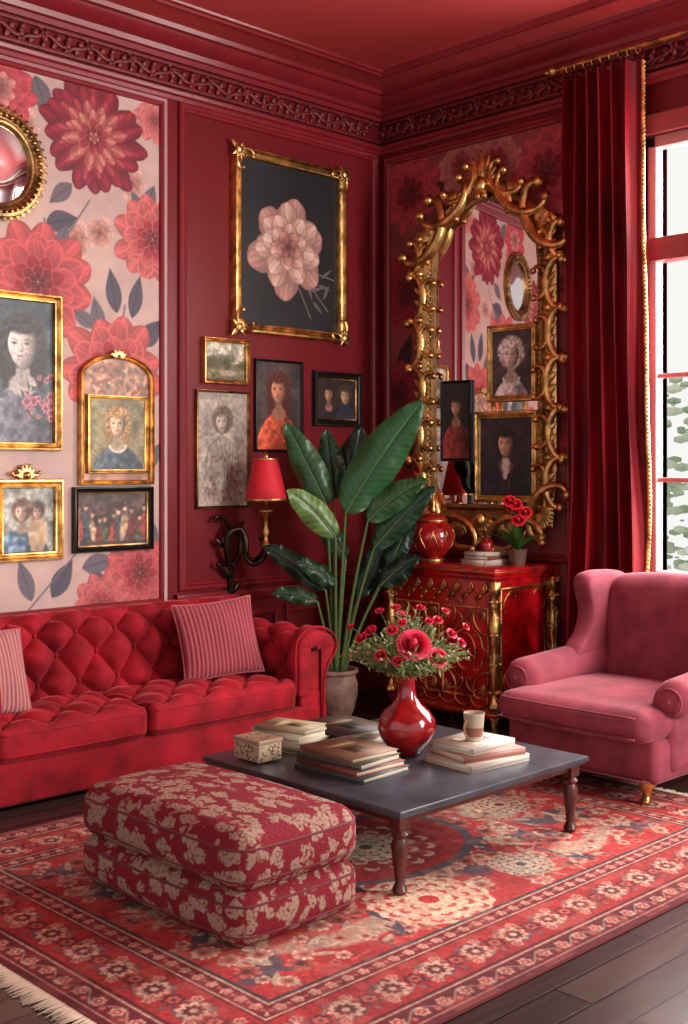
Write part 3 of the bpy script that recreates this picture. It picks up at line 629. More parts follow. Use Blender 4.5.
for i in range(7):
    a=u0+(u1-u0)*(i+.5)/7;b.scroll((a-.04,.82),(a+.04,.87),2,10,.007,.01,S=True,n=22);b.leaf((a,.84),(a+.03,.9),.02,.008,.009);b.leaf((a,.84),(a-.03,.8),.02,.008,.009)
    b.ball((a+.055,.845,.006),.01,6)
for i in range(6):
    a=u0+(u1-u0)*(i+.5)/6;b.scroll((a-.05,.165),(a+.05,.165),2,10,.006,.012,n=22)
b.f=lambda P:np.stack([P[:,0],cy0-P[:,2],P[:,1]],1)
b.loop([(cx0+.05,.2),(cx1-.1,.2),(cx1-.1,.88),(cx0+.05,.88)],[(0,0),(0,.008),(.010,.012),(.018,.006),(.02,0)])
for v in np.arange(.22,.9,.085): b.scroll((cx1-.04,v),(cx1-.04,v+.07),2.4,9,.009,.012,n=22,flip=int(v*10)%2==0)
for sx,ux in ((1,cx0+.08),(-1,cx1-.13)):
    for sy,vv in ((1,.23),(-1,.85)): b.scroll((ux,vv+sy*.08),(ux+sx*.08,vv),2.2,9,.005,.008,n=22,flip=sx*sy<0)
b.obj('gilt_mounts',M_gold,cb,sharp=None)
# objects on cabinet
JX,JY=-.49,-.95
g=grp('red_lidded_jar',(JX,JY,1.0));b=B()
b.lathe([(0,0),(.07,0),(.075,.015),(.06,.03),(.10,.07),(.135,.13),(.14,.18),(.12,.235),(.085,.265),(.07,.275)],(JX,JY,1.0),32);b.lathe([(.09,.275),(.085,.29),(.05,.31),(.0,.325)],(JX,JY,1.0),32)
b.obj('jar',M_vase,g);b=B();b.lathe([(0,.32),(.015,.32),(.02,.34),(.008,.36),(.018,.38),(.01,.4),(.004,.43),(0,.44)],(JX,JY,1.0),12)
b.lathe([(.088,.262),(.096,.27),(.088,.278)],(JX,JY,1.0),32);b.lathe([(.072,0),(.08,.008),(.07,.022)],(JX,JY,1.0),32)
for i in range(9):
    a=i*2*pi/9
    for sgn in (-1,1): b.tube([(JX+math.cos(a+sgn*k*.09)*r,JY+math.sin(a+sgn*k*.09)*r,1+z) for k,(r,z) in enumerate([(.102,.07),(.128,.105),(.139,.135),(.142,.165),(.138,.195),(.124,.23)])],.0028,5)
b.obj('gilding',M_gold,g,sharp=None)
def book(b,c,w,d,h,rot,col,page=(214,200,176)):
    R=Matrix.Rotation(rot,3,'Z');cv=.0035
    def pt(x0,x1,y0,y1,z0,z1,cc):
        P=np.array([(x,y,z) for x in (x0,x1) for y in (y0,y1) for z in (z0,z1)])@np.array(R).T+np.array(c)
        b.raw(P,[(0,1,3,2),(4,6,7,5),(0,4,5,1),(2,3,7,6),(0,2,6,4),(1,5,7,3)],0,cc)
    pt(-w/2,w/2,-d/2,d/2,0,cv,col);pt(-w/2,w/2,-d/2,d/2,h-cv,h,col);pt(-w/2,-w/2+cv,-d/2,d/2,cv,h-cv,np.array(col)*.9)
    pt(-w/2+cv,w/2-.006,-d/2+.006,d/2-.006,cv,h-cv,page)
    lc=np.clip(np.array(col)*.75+np.array([50,40,24]),0,255);pt(-w*.3,w*.3,d*.12,d*.3,h,h+.0006,lc);pt(-w*.18,w*.18,-d*.28,d*.02,h,h+.0006,np.array(col)*.6)
b=B();z=1.0
for w,d,h,r,c in [(.22,.28,.03,1.5,(196,186,170)),(.2,.26,.025,1.62,(120,60,54)),(.19,.25,.02,1.5,(206,196,180))]:
    book(b,(-.36,-1.3,z),w,d,h,r,c);z+=h+.0008
b.obj('cabinet_book_stack',M_v,clean=False,sharp=None)
b=B();b.lathe([(0,0),(.03,0),(.045,.03),(.042,.06),(.03,.075),(.034,.085),(.03,.086),(.026,.07),(0,.07)],(-.37,-1.3,z+.0005),20);b.obj('small_red_bowl',M_vase)
FX,FY=-.31,-1.50
g=grp('potted_red_flower',(FX,FY,1.0));b=B()
b.lathe([(0,0),(.045,0),(.05,.02),(.06,.09),(.064,.1),(.055,.1),(.05,.085),(0,.085)],(FX,FY,1.0),20,col=(92,66,50));b.obj('pot',M_v,g)
b=B();b2=B();rr=random.Random(5)
def sprig(b,p0,p1,r,col,seg=5):
    p0=np.array(p0,float);p1=np.array(p1,float);t=np.linspace(0,1,6)[:,None]
    P=p0*(1-t)+p1*t;P[:,2]+=.08*np.linalg.norm(p1-p0)*np.sin(pi*t[:,0]);b.tube(P,r,seg,0,col)
def bleaf(b,p,d,L,W,col,up=(0,0,1)):
    p=np.array(p,float);d=np.array(d,float);d/=np.linalg.norm(d);s=np.cross(d,up);s/=np.linalg.norm(s)+1e-9;n=np.cross(s,d)
    t=np.linspace(0,1,6);w=np.sin(pi*t**.8)*W/2;w[-1]=0
    P=np.array([[p+d*L*a+s*ww*k+n*(abs(k)*ww*.4-L*.25*a*a) for k in (-1,0,1)] for a,ww in zip(t,w)])
    c=np.array([[np.array(col)*(.9 if k else 1.15) for k in (-1,0,1)] for a in t]);b.grid(P,0,c.reshape(-1,3))
for i in range(18):
    a=rr.random()*6.28;e=.6+rr.random()*.9;d=(math.cos(a)*math.cos(e)-.25,math.sin(a)*math.cos(e),math.sin(e));L=.12+.16*rr.random()
    bleaf(b,(FX,FY,1.09),d,L,.045,(50+20*rr.random(),94+20*rr.random(),46))
def rose(b,c,R,co,ci,up=(0,0,1),rr=rnd):
    up=np.array(up,float);up/=np.linalg.norm(up);a=np.cross(up,(0.3,.9,.2));a/=np.linalg.norm(a);bb=np.cross(up,a);c=np.array(c,float)
    co=np.array(co,float);ci=np.array(ci,float)
    tb=np.linspace(0,pi*.6,6);pb=np.linspace(0,2*pi,10,endpoint=False)
    Pc=c+(R*.40*np.sin(tb)[:,None,None])*(np.cos(pb)[None,:,None]*a+np.sin(pb)[None,:,None]*bb)+((R*.62*np.cos(tb)+R*.2)[:,None,None])*up
    b.grid(Pc,0,co*.55+ci*.45,cc=True)
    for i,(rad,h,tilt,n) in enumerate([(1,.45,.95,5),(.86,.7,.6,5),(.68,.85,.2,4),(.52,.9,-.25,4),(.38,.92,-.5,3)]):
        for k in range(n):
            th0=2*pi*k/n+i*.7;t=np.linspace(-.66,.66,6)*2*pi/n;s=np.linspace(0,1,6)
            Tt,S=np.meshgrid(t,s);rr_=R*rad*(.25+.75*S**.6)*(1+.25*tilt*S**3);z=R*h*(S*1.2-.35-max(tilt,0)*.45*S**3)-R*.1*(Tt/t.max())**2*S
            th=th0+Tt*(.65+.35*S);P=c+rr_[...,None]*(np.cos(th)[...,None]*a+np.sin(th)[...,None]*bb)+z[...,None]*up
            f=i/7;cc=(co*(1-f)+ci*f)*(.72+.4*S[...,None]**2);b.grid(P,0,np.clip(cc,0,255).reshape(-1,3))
for (dx,dy,dz) in [(0.0,.04,.36),(-.03,-.03,.28),(.0,-.06,.33),(-.04,.03,.40),(-.02,0,.38)]:
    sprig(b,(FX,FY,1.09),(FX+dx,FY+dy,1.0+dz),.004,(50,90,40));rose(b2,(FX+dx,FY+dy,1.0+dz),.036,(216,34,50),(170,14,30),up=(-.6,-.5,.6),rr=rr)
b.obj('leaves',M_leaf,g,sharp=None,clean=False);b2.obj('blooms',M_v,g,sharp=None,clean=False)

# ------------------------------------------------------------------ wall sconce
g=grp('wall_sconce',(-1.35,-.1,1.1));sx,sy=-1.35,-.27
b=B();b.lathe([(.135,1.41),(.08,1.67)],(sx,sy,0),60,mod=lambda t,z:1+.012*np.sin(t*30));b.lathe([(.130,1.412),(.076,1.669)],(sx,sy,0),32);b.obj('shade',M_shade,g,sharp=None)
b=B();b.lathe([(.136,1.40),(.139,1.405),(.136,1.415)],(sx,sy,0),32);b.lathe([(.08,1.665),(.083,1.67),(.08,1.675)],(sx,sy,0),32)
b.lathe([(0,1.08),(.02,1.085),(.045,1.11),(.02,1.13),(.014,1.17),(.028,1.2),(.012,1.24),(.02,1.29),(.045,1.33),(.045,1.345),(.015,1.35),(.01,1.4),(.01,1.66),(.02,1.68),(.012,1.7),(0,1.72)],(sx,sy,0),16)
b.obj('stem',M_gold,g,sharp=None)
b=B(LW)
cp=np.array([(-1.44,.66,.03),(-1.45,.8,.03),(-1.46,.95,.05),(-1.53,1.08,.08),(-1.53,1.2,.1),(-1.44,1.23,.13),(-1.41,1.13,.15),(-1.44,1.03,.17),(-1.40,.98,.2),(-1.35,1.02,.25),(-1.35,1.09,.27)])
ti=np.linspace(0,len(cp)-1,70);sm=np.stack([np.interp(ti,range(len(cp)),cp[:,k]) for k in range(3)],1)
for _ in range(8): sm[1:-1]=(sm[:-2]+sm[1:-1]*2+sm[2:])/4
b.tube(sm,np.linspace(.024,.016,70),10)
b.scroll((-1.50,.96),(-1.40,1.16),2.6,11,.014,.06,n=40);b.scroll((-1.40,1.02),(-1.30,1.12),2.4,10,.012,.2,n=34)
b.scroll((-1.48,1.2),(-1.56,1.3),2.2,9,.012,.05,n=30)
for a,bb_ in [((-1.45,.8),(-1.38,.88)),((-1.46,.9),(-1.54,.98)),((-1.53,1.1),(-1.6,1.16)),((-1.42,1.2),(-1.36,1.27))]: b.leaf(a,bb_,.04,.06,.015)
b.rbox((-1.445,.78,.01),(.08,.36,.02),r=.01)
b.obj('scroll_arm',M_iron,g,sharp=None)

# ------------------------------------------------------------------ sofa
def tuft(s,t,p,q,pw=.42): a=s/p+t/q;b_=s/p-t/q;return np.abs(np.sin(pi*a)*np.sin(pi*b_))**pw
sf=grp('chesterfield_sofa',(-2.7,-.55,0))
SX0,SX1=-3.96,-1.44
def sweep_prof(pts,n):
    p=np.array(pts,float)
    for _ in range(3):
        q=[p[0]]
        for i in range(len(p)-1): q+= [p[i]*.75+p[i+1]*.25,p[i]*.25+p[i+1]*.75]
        q.append(p[-1]);p=np.array(q)
    d=np.r_[0,np.cumsum(np.linalg.norm(np.diff(p,axis=0),axis=1))];s=np.linspace(0,d[-1],n)
    return np.stack([np.interp(s,d,p[:,0]),np.interp(s,d,p[:,1])],1),s
pr,s=sweep_prof([(-.52,.28),(-.51,.42),(-.47,.55),(-.48,.68),(-.44,.79),(-.32,.83),(-.20,.79),(-.15,.68),(-.16,.55),(-.14,.3),(-.14,.08)],170)
dpr=np.gradient(pr,axis=0);nr=np.stack([dpr[:,1],-dpr[:,0]],1);nr/=np.linalg.norm(nr,axis=1,keepdims=True);nr=-nr
if nr[5][0]>0:nr=-nr
xs=np.linspace(SX0+.2,SX1-.2,560)
S,Xg=np.meshgrid(s,xs,indexing='ij')
PB,QB,S0,X0_=.25,.27,.05,.03
tf=tuft(Xg-X0_,S-S0,PB,QB,.45)
fade=np.clip((.64-S)/.1,0,1)*np.clip((S-.0)/.05,0,1)
wr=.003*np.sin(Xg*37+S*21)*np.sin(S*45+Xg*9)
dis=.085*(tf-.75)*fade+wr
P=np.stack([Xg,pr[:,0][:,None]+nr[:,0][:,None]*dis,pr[:,1][:,None]+nr[:,1][:,None]*dis],-1)
b=B();b.grid(P)
b.obj('tufted_back',M_velvet,sf,clean=False,sharp=None)
bb=B()
def lat(s0,s1,x0,x1,p,q,so,xo):
    for i in range(-60,60):
        for j in range(-60,60):
            x=(i+j)/2*p+xo;ss=(i-j)/2*q+so
            if x0<x<x1 and s0<ss<s1: yield x,ss
for x,ss in lat(.03,.60,SX0+.22,SX1-.22,PB,QB,S0,X0_):
    y=np.interp(ss,s,pr[:,0]);z=np.interp(ss,s,pr[:,1]);nx=np.interp(ss,s,nr[:,0]);nz=np.interp(ss,s,nr[:,1])
    bb.ball((x,y-nx*.050,z-nz*.050),.014,8)
for sg,xa in ((1,SX1-.17),(-1,SX0+.17)):
    pa,sa=sweep_prof([(-.17,.30),(-.165,.42),(-.17,.52),(-.16,.63),(-.06,.685),(.06,.68),(.165,.61),(.16,.52),(.09,.46),(.06,.38),(.055,.2),(.055,.03)],120)
    da=np.gradient(pa,axis=0);na=np.stack([da[:,1],-da[:,0]],1);na/=np.linalg.norm(na,axis=1,keepdims=True);na=-na
    if na[5][0]>0: na=-na
    ys=np.linspace(-1.02,-.12,170);S2,Yg=np.meshgrid(sa,ys,indexing='ij')
    tf=tuft(Yg+.06,S2-.05,.24,.27,.5);fd=np.clip((.62-S2)/.08,0,1)*np.clip((S2)/.05,0,1)*np.clip((Yg+1.0)/.06,0,1)
    d=.06*(tf-.8)*fd
    edge=-.02*(1-np.clip((Yg+1.02)/.03,0,1)**.5)
    d=d+edge
    b=B();b.grid(np.stack([xa+sg*(pa[:,0][:,None]+na[:,0][:,None]*d),Yg,pa[:,1][:,None]+na[:,1][:,None]*d],-1))
    o=pa[::2]-na[::2]*.02
    rows=[]
    roll=np.array([0.0,.565]);th2=np.arctan2(o[:,1]-roll[1],o[:,0]-roll[0])
    for f_,yy in [(1,-1.02),(.97,-1.035),(.9,-1.042),(.75,-1.044),(.5,-1.046),(.25,-1.040),(.0,-1.036)]:
        cc=np.stack([np.clip(o[:,0],-.05,.03),np.clip(o[:,1],.1,.565)],1);q=cc+(o-cc)*f_
        pl_=.006*np.sin(th2*14)*(1-abs(2*f_-1))*(o[:,1]>.5)
        rows.append(np.stack([xa+sg*q[:,0],yy-pl_,q[:,1]],1))
    b.grid(np.array(rows))
    b.rbox((xa-sg*.02,-.56,.17),(.2,.93,.29),r=.02,n=2)
    b.rbox((xa-sg*.03,-.57,.34),(.18,.9,.42),r=.03,n=2)
    b.obj('arm_'+('right' if sg>0 else 'left'),M_velvet,sf,sharp=None)
    bb.tube(np.stack([xa+sg*pa[::2,0],np.full(len(pa[::2]),-1.03),pa[::2,1]],1),.008,6)
    bb.ball((xa,-1.045,.565),(.018,.008,.018),10)
    for y,ss in lat(.03,.60,-1.0,-.35,.24,.27,.05,-.06):
        zz=np.interp(ss,sa,pa[:,1]);xx=np.interp(ss,sa,pa[:,0]);nx=np.interp(ss,sa,na[:,0]);nz=np.interp(ss,sa,na[:,1])
        bb.ball((xa+sg*(xx-nx*.036),y,zz-nz*.036),.013,8)
b=B();b.rbox(((SX0+SX1)/2,-.58,.125),(SX1-SX0-.16,.90,.21),r=.02,n=4);b.rbox(((SX0+SX1)/2,-.3,.32),(SX1-SX0-.4,.24,.6),r=.05,n=2)
b.obj('base',M_velvet,sf)
cuts=[-3.66,-2.80,-1.78]
for i in range(2):
    x0,x1=cuts[i],cuts[i+1];w=x1-x0-.006
    def dsp(o,h):
        top=np.clip(o[...,2]/h[2],0,1)**2
        X_=o[...,0];Y_=o[...,1]
        tf=tuft(X_,Y_+.1,.26,.28,.5)
        edge=np.clip((h[0]-np.abs(X_))/.05,0,1)*np.clip((h[1]-np.abs(Y_))/.05,0,1)
        o=o.copy();o[...,2]+=.045*(tf-.8)*top*edge+.012*top+.003*np.sin(X_*40+Y_*17)*np.sin(Y_*50+X_*8)*top
        return o
    b=B();b.rbox(((x0+x1)/2,-.785,.31),(w,.56,.16),r=.045,n=80,k=5,bulge=(.0,.012,.02),disp=dsp);b.obj('seat_cushion_%d'%(i+1),M_velvet,sf,sharp=None)
    for zz in (.262,.362):
        c=np.array([(x0+.03,-1.060,zz),(x0+w/2,-1.078,zz),(x1-.03,-1.060,zz)])
        t_=np.linspace(0,1,20)[:,None];bb.tube((1-t_)**2*c[0]+2*t_*(1-t_)*c[1]+t_**2*c[2],.006,6)
    for x,ss in lat(-.26,.2,-w/2+.05,w/2-.05,.26,.28,-.1,0.):
        bb.ball(((x0+x1)/2+x,-.785+ss,.378),.013,8)
bb.obj('buttons_and_piping',M_velvet,sf,sharp=None)
def pillow(name,c,w,h,t,rot,cols=((176,62,76),(140,30,46)),n=110,stripes=19):
    u=np.linspace(-1,1,n);U,Vv=np.meshgrid(u,u)
    th=t/2*((1-U**2)*(1-Vv**2))**.38*(1+.05*np.sin(U*4+Vv*3))
    Xp=U*w/2*(1-.07*(1-Vv**2));Zp=Vv*h/2*(1-.07*(1-U**2))
    cs=(np.sin(U*pi*stripes)>.0)[...,None];col=np.where(cs,np.array(cols[0]),np.array(cols[1])).astype(float)
    rib=.003*np.sin(U*pi*stripes)
    Rm=np.array(rot.to_3x3())
    b=B()
    for sg in (1,-1):
        P=np.stack([Xp,sg*(th+rib*np.minimum(1,th/.02)),Zp],-1)@Rm.T+np.array(c);b.grid(P,0,col.reshape(-1,3))
    a=np.concatenate([np.stack([u,0*u-1],1),np.stack([0*u+1,u],1)[1:],np.stack([-u,0*u+1],1)[1:],np.stack([0*u-1,-u],1)[1:-1]])
    e=np.stack([a[:,0]*w/2*(1-.07*(1-a[:,1]**2)),0*a[:,0],a[:,1]*h/2*(1-.07*(1-a[:,0]**2))],1)@Rm.T+np.array(c)
    b.tube(e,.006,6,0,(176,86,92),closed=True)
    return b.obj(name,M_cloth,sharp=None)
E=lambda x,y,z:Matrix.Rotation(math.radians(z),4,'Z')@Matrix.Rotation(math.radians(x),4,'X')@Matrix.Rotation(math.radians(y),4,'Y')
pillow('throw_pillow',(-2.07,-.69,.625),.50,.45,.15,E(-17,-4,-14),cols=((160,70,78),(132,44,54)))
pillow('throw_pillow.001',(-3.55,-.74,.61),.50,.44,.15,E(-20,6,12),cols=((182,120,116),(150,78,84)))

# ------------------------------------------------------------------ rug
rcx,rcy,ra,rb=-2.775,-2.585,1.665,1.245
R_=Paint(-ra,ra,-rb,rb,.0056,(176,48,46))
X,Y=R_.X,R_.Y;ex=ra-np.abs(X);ey=rb-np.abs(Y);e=np.minimum(ex,ey);tt=np.where(ex<ey,Y,X)
cream=np.array((204,176,150.));dkr=np.array((92,18,28.));nav=np.array((80,74,84.));red=np.array((172,42,42.));pink=np.array((196,100,86.))
rr=random.Random(11)
def sym(x,y,fn):
    for a in(-1,1):
        for c in(-1,1): fn(a*x,c*y,a,c)
fd1=vnoise(R_.nx,R_.ny,60,31);fd2=vnoise(R_.nx,R_.ny,35,32)
R_.bl(np.clip((fd1-.55)*9,0,1),(150,32,38),.7);R_.bl(np.clip((fd2-.66)*12,0,1),(188,118,98),.5)
for (x,y,rx,ry,an,c) in [(.95,.30,.22,.1,.3,nav),(.35,.12,.18,.09,-.4,nav),(.62,.62,.2,.07,.1,cream*.85),(.12,.42,.1,.14,0,nav),(1.1,.62,.12,.06,.5,nav),(.75,.05,.14,.08,.8,cream*.8),(.6,.38,.18,.05,.5,nav*1.1),(.85,.58,.16,.05,-.3,cream*.8)]:
    sym(x,y,lambda X0,Y0,a,c_:R_.ell(X0,Y0,rx,ry,c,rot=an*a*c_,a=.9,soft=.02))
for i in range(200):
    x=rr.random()*1.17;y=rr.random()*.76;r=.022+.034*rr.random();k=rr.choice([0,0,1,1,2,3,3,4,5]);an=rr.random()*3;cc=rr.choice([cream,pink,dkr,nav])
    if k==0: sym(x,y,lambda X0,Y0,a,c:R_.flower(X0,Y0,r,pink,dkr,7,2,.4,.85))
    elif k==1: sym(x,y,lambda X0,Y0,a,c:R_.flower(X0,Y0,r,cream,red,8,3,.35,.85))
    elif k==2: sym(x,y,lambda X0,Y0,a,c:R_.leaf(X0,Y0,.14,.045,an if a*c>0 else pi-an,nav))
    elif k==3: sym(x,y,lambda X0,Y0,a,c:R_.leaf(X0,Y0,.11,.028,an if a*c>0 else pi-an,cream*.9))
    elif k==4: sym(x,y,lambda X0,Y0,a,c:R_.ell(X0,Y0,.05,.015,cc,rot=an if a*c>0 else -an,a=.9))
    else:
        dx,dy=math.cos(an)*.1,math.sin(an)*.1;sym(x,y,lambda X0,Y0,a,c:R_.line(X0,Y0,X0+a*dx,Y0+c*dy,.005,cc,.8))
def lace(X0,Y0,r,c1,c2):
    d=np.hypot(R_.X-X0,R_.Y-Y0)/r;th=np.arctan2(R_.Y-Y0,R_.X-X0)
    R_.bl(R_.sm((1-d-.06*np.abs(np.sin(th*8)))*r),c1)
    for (ri,n,wd) in [(.82,16,.09),(.6,12,.09),(.38,8,.08)]:
        m=(np.abs(d-ri-.04*np.sin(th*n))<wd*.5)&(np.sin(th*n*1.0)>-.3);R_.bl(m*1.,c2,.8)
    R_.bl((d<.16)*1.,c2)
lace(-.26,-.585,.25,cream*1.05,red*1.05);lace(.26,.585,.25,cream*1.05,red*1.05);lace(-.26,.585,.14,cream,nav);lace(.3,-.585,.14,cream*.9,nav)
R_.ell(0,0,.52,.40,nav);R_.ell(0,0,.48,.36,red*.9);lace(0,0,.33,red*.8,cream);lace(0,0,.18,cream,nav)
sym(.9,.0,lambda X0,Y0,a,c:lace(X0,Y0,.15,cream*.9,dkr))
def band(e0,e1,c,a=1): R_.bl(R_.sm(np.minimum(e-e0,e1-e)),c,a)
def motif(e0,per,r,co,ci,n=7,ph=0,sq=1.):
    tm=(tt+ph+50*per)%per-per/2;d=np.hypot((e-e0)*sq,tm);th=np.arctan2(e-e0,tm);pt=np.abs(np.cos(n*th/2))
    R_.bl(R_.sm(r*(.7+.3*pt)-d),co,.9);R_.bl(R_.sm(r*.62*(.7+.3*pt)-d),ci,.9);R_.bl(R_.sm(r*.22-d),co)
def vine(e0,per,amp,wd,c,ph=0):
    R_.bl(R_.sm(wd-np.abs(e-e0-amp*np.sin((tt+ph)*2*pi/per))),c,.85)
band(-1,.42,red);band(0,.025,dkr);band(.025,.03,cream)
band(.03,.12,dkr*1.15);vine(.075,.2,.025,.005,cream*.8);motif(.075,.1,.028,cream,red,6);motif(.055,.1,.012,pink,pink,5,.05)
band(.12,.13,cream*.95);band(.13,.145,dkr)
band(.145,.34,red*.95);vine(.24,.40,.055,.007,cream*.75);vine(.24,.40,.055,.006,nav,.2);motif(.24,.20,.060,cream,dkr,9);motif(.24,.20,.040,dkr,pink,6,.1);motif(.185,.20,.022,cream,red,5,.05);motif(.295,.20,.022,cream,red,5,.145);motif(.185,.20,.016,nav,pink,5,.12);motif(.295,.20,.016,nav,pink,5,.03)
band(.34,.35,dkr);band(.35,.358,cream*.95);band(.358,.42,dkr*1.2);motif(.389,.07,.022,cream,pink,5);motif(.389,.07,.009,pink,pink,5,.035);band(.42,.43,cream*.95);band(.43,.445,nav*.7)
R_.noise(.012,.18,8);R_.noise(.4,.10,9)
fade=vnoise(R_.nx,R_.ny,10,21);R_.bl(np.clip((fade-.58)*2.2,0,.3),(196,120,100))
b=B();P=np.stack([X+rcx,Y+rcy,np.full(X.shape,.014)],-1);b.grid(P,0,np.clip(R_.A*.96,0,255).reshape(-1,3))
rg=grp('persian_rug',(rcx,rcy,0));b.obj('pile',M_rug,rg,clean=False,sharp=None)
b=B();b.box(rcx-ra,rcx+ra,rcy-rb,rcy+rb,.001,.0135,col=(110,30,36),b=.003)
for sg in (-1,1):
    for i in range(420):
        y=rcy-rb+2*rb*(i+.5)/420+rr.uniform(-.002,.002);x=rcx+sg*ra;l=.06+.03*rr.random();dy=rr.uniform(-.018,.018)
        b.tube([(x,y,.009),(x+sg*l*.5,y+dy*.4,.007),(x+sg*l,y+dy,.003)],[.0034,.003,.0018],4,0,(206,184,160))
b.obj('backing_and_fringe',M_cloth,rg,clean=False,sharp=None)

# ------------------------------------------------------------------ ottoman
om,nt,p=newmat('ottoman_jacquard');N=nt.nodes;L=nt.links
tc=N.new('ShaderNodeTexCoord');nz=N.new('ShaderNodeTexNoise');nz.inputs['Scale'].default_value=24;nz.inputs['Detail'].default_value=3;L.new(tc.outputs['Object'],nz.inputs['Vector'])
mx=N.new('ShaderNodeMixRGB');mx.inputs[0].default_value=.07;L.new(tc.outputs['Object'],mx.inputs[1]);L.new(nz.outputs['Color'],mx.inputs[2])
mp=N.new('ShaderNodeMapping');mp.inputs['Scale'].default_value=(1.3,.62,1.);mp.inputs['Rotation'].default_value=(.5,.2,.7);L.new(mx.outputs[0],mp.inputs[0])
vo=N.new('ShaderNodeTexVoronoi');vo.inputs['Scale'].default_value=18;vo.inputs['Randomness'].default_value=.75;L.new(mp.outputs[0],vo.inputs['Vector'])
cr=N.new('ShaderNodeValToRGB');cr.color_ramp.elements[0].position=.44;cr.color_ramp.elements[0].color=(1,1,1,1);cr.color_ramp.elements[1].position=.52;cr.color_ramp.elements[1].color=(0,0,0,1);L.new(vo.outputs['Distance'],cr.inputs[0])
n3=N.new('ShaderNodeTexNoise');n3.inputs['Scale'].default_value=85;n3.inputs['Detail'].default_value=3;L.new(tc.outputs['Object'],n3.inputs['Vector'])
c3=N.new('ShaderNodeValToRGB');c3.color_ramp.elements[0].position=.32;c3.color_ramp.elements[1].position=.5;L.new(n3.outputs['Fac'],c3.inputs[0])
mu=N.new('ShaderNodeMath');mu.operation='MULTIPLY';L.new(cr.outputs[0],mu.inputs[0]);L.new(c3.outputs[0],mu.inputs[1])
m2=N.new('ShaderNodeMixRGB');m2.inputs[1].default_value=l4((122,30,42));m2.inputs[2].default_value=l4((156,128,110));L.new(mu.outputs[0],m2.inputs[0]);L.new(m2.outputs[0],p.inputs['Base Color'])
p.inputs['Roughness'].default_value=.9;p.inputs['Specular IOR Level'].default_value=.2
bp=N.new('ShaderNodeBump');bp.inputs['Strength'].default_value=.5;bp.inputs['Distance'].default_value=.008;L.new(n3.outputs['Fac'],bp.inputs['Height']);L.new(bp.outputs[0],p.inputs['Normal'])
OX=-3.585
og=grp('stacked_ottoman',(OX,-2.6,.014))
for i,(z0,h) in enumerate([(.016,.20),(.196,.205)]):
    b=B();b.rbox((OX,-2.6,z0+h/2),(.575,.98,h),r=.075,n=16,k=6,bulge=(.02,.02,.03 if i else .0));b.obj('cushion_%d'%(i+1),om,og,sharp=None)
    for zz in (z0+.05,z0+h-.05):
        hx,hy,r=.2875,.49,.075;pts=[]
        for (cx,cy,a0) in [(hx-r,hy-r,0),(-(hx-r),hy-r,90),(-(hx-r),-(hy-r),180),(hx-r,-(hy-r),270)]:
            for k in range(7):
                a=math.radians(a0+15*k);pts.append((cx+(r-.005)*math.cos(a),cy+(r-.005)*math.sin(a)))
        q=[]
        for k in range(len(pts)):
            p0,p1=np.array(pts[k]),np.array(pts[(k+1)%len(pts)]);m_=6 if np.linalg.norm(p1-p0)>.1 else 1
            for j in range(m_): q.append(p0+(p1-p0)*j/m_)
        q=np.array(q);bl=.02*.75;xn=q[:,0]/hx;yn=q[:,1]/hy
        q2=np.stack([q[:,0]*(1+bl/hx*(1-np.clip(yn**2,0,1))),q[:,1]*(1+bl/hy*(1-np.clip(xn**2,0,1)))],1)
        b=B();b.tube(np.stack([OX+q2[:,0]*1.0,-2.6+q2[:,1]*1.0,np.full(len(q),zz)],1),.005,6,0,(104,32,40),closed=True);b.obj('piping_%d'%(i*2+int(zz>z0+h/2)+1),M_cloth,og,sharp=None)

# ------------------------------------------------------------------ coffee table
tg=grp('coffee_table',(-2.55,-2.55,.014));TX0,TX1,TY0,TY1,TZ=-3.135,-1.92,-3.12,-1.93,.345
b=B();b.box(TX0,TX1,TY0,TY1,TZ-.022,TZ,b=.006);b.box(TX0+.012,TX1-.012,TY0+.012,TY1-.012,TZ-.034,TZ-.022,b=.004);b.obj('top',M_table,tg)
b=B();b.box(TX0+.05,TX1-.05,TY0+.05,TY0+.07,TZ-.065,TZ-.034,b=.003);b.box(TX0+.05,TX1-.05,TY1-.07,TY1-.05,TZ-.065,TZ-.034,b=.003)
b.box(TX0+.05,TX0+.07,TY0+.05,TY1-.05,TZ-.065,TZ-.034,b=.003);b.box(TX1-.07,TX1-.05,TY0+.05,TY1-.05,TZ-.065,TZ-.034,b=.003)
for x in (TX0+.06,TX1-.06):
    for y in (TY0+.06,TY1-.06):
        b.rbox((x,y,TZ-.06),(.06,.06,.055),r=.006,n=1)
        b.lathe([(0,.016),(.022,.016),(.03,.03),(.024,.045),(.017,.06),(.021,.1),(.03,.16),(.034,.2),(.025,.225),(.034,.24),(.022,.255),(.03,.262),(0,.262)],(x,y,0),20)
b.obj('legs_and_apron',M_wood,tg)
TT=TZ+.0005
vx,vy=-2.46,-2.53
vg=grp('flower_vase',(vx,vy,TT));b=B()
b.lathe([(0,0),(.06,0),(.065,.008),(.085,.03),(.115,.07),(.130,.11),(.125,.15),(.10,.19),(.065,.22),(.043,.25),(.036,.29),(.036,.33),(.045,.35),(.05,.355),(.044,.355),(.032,.33),(.03,.3),(0,.29)],(vx,vy,TT),40)
b.obj('vase',M_vase,vg,sharp=60)
b=B();b2=B();rr=random.Random(21);top=np.array((vx,vy,TT+.35))
Rv=np.array((.716,-.698,0));Fv=np.array((.698,.716,0))
def loc(l,d,z): return np.array((vx,vy,TT))+Rv*l+Fv*d+np.array((0,0,z))
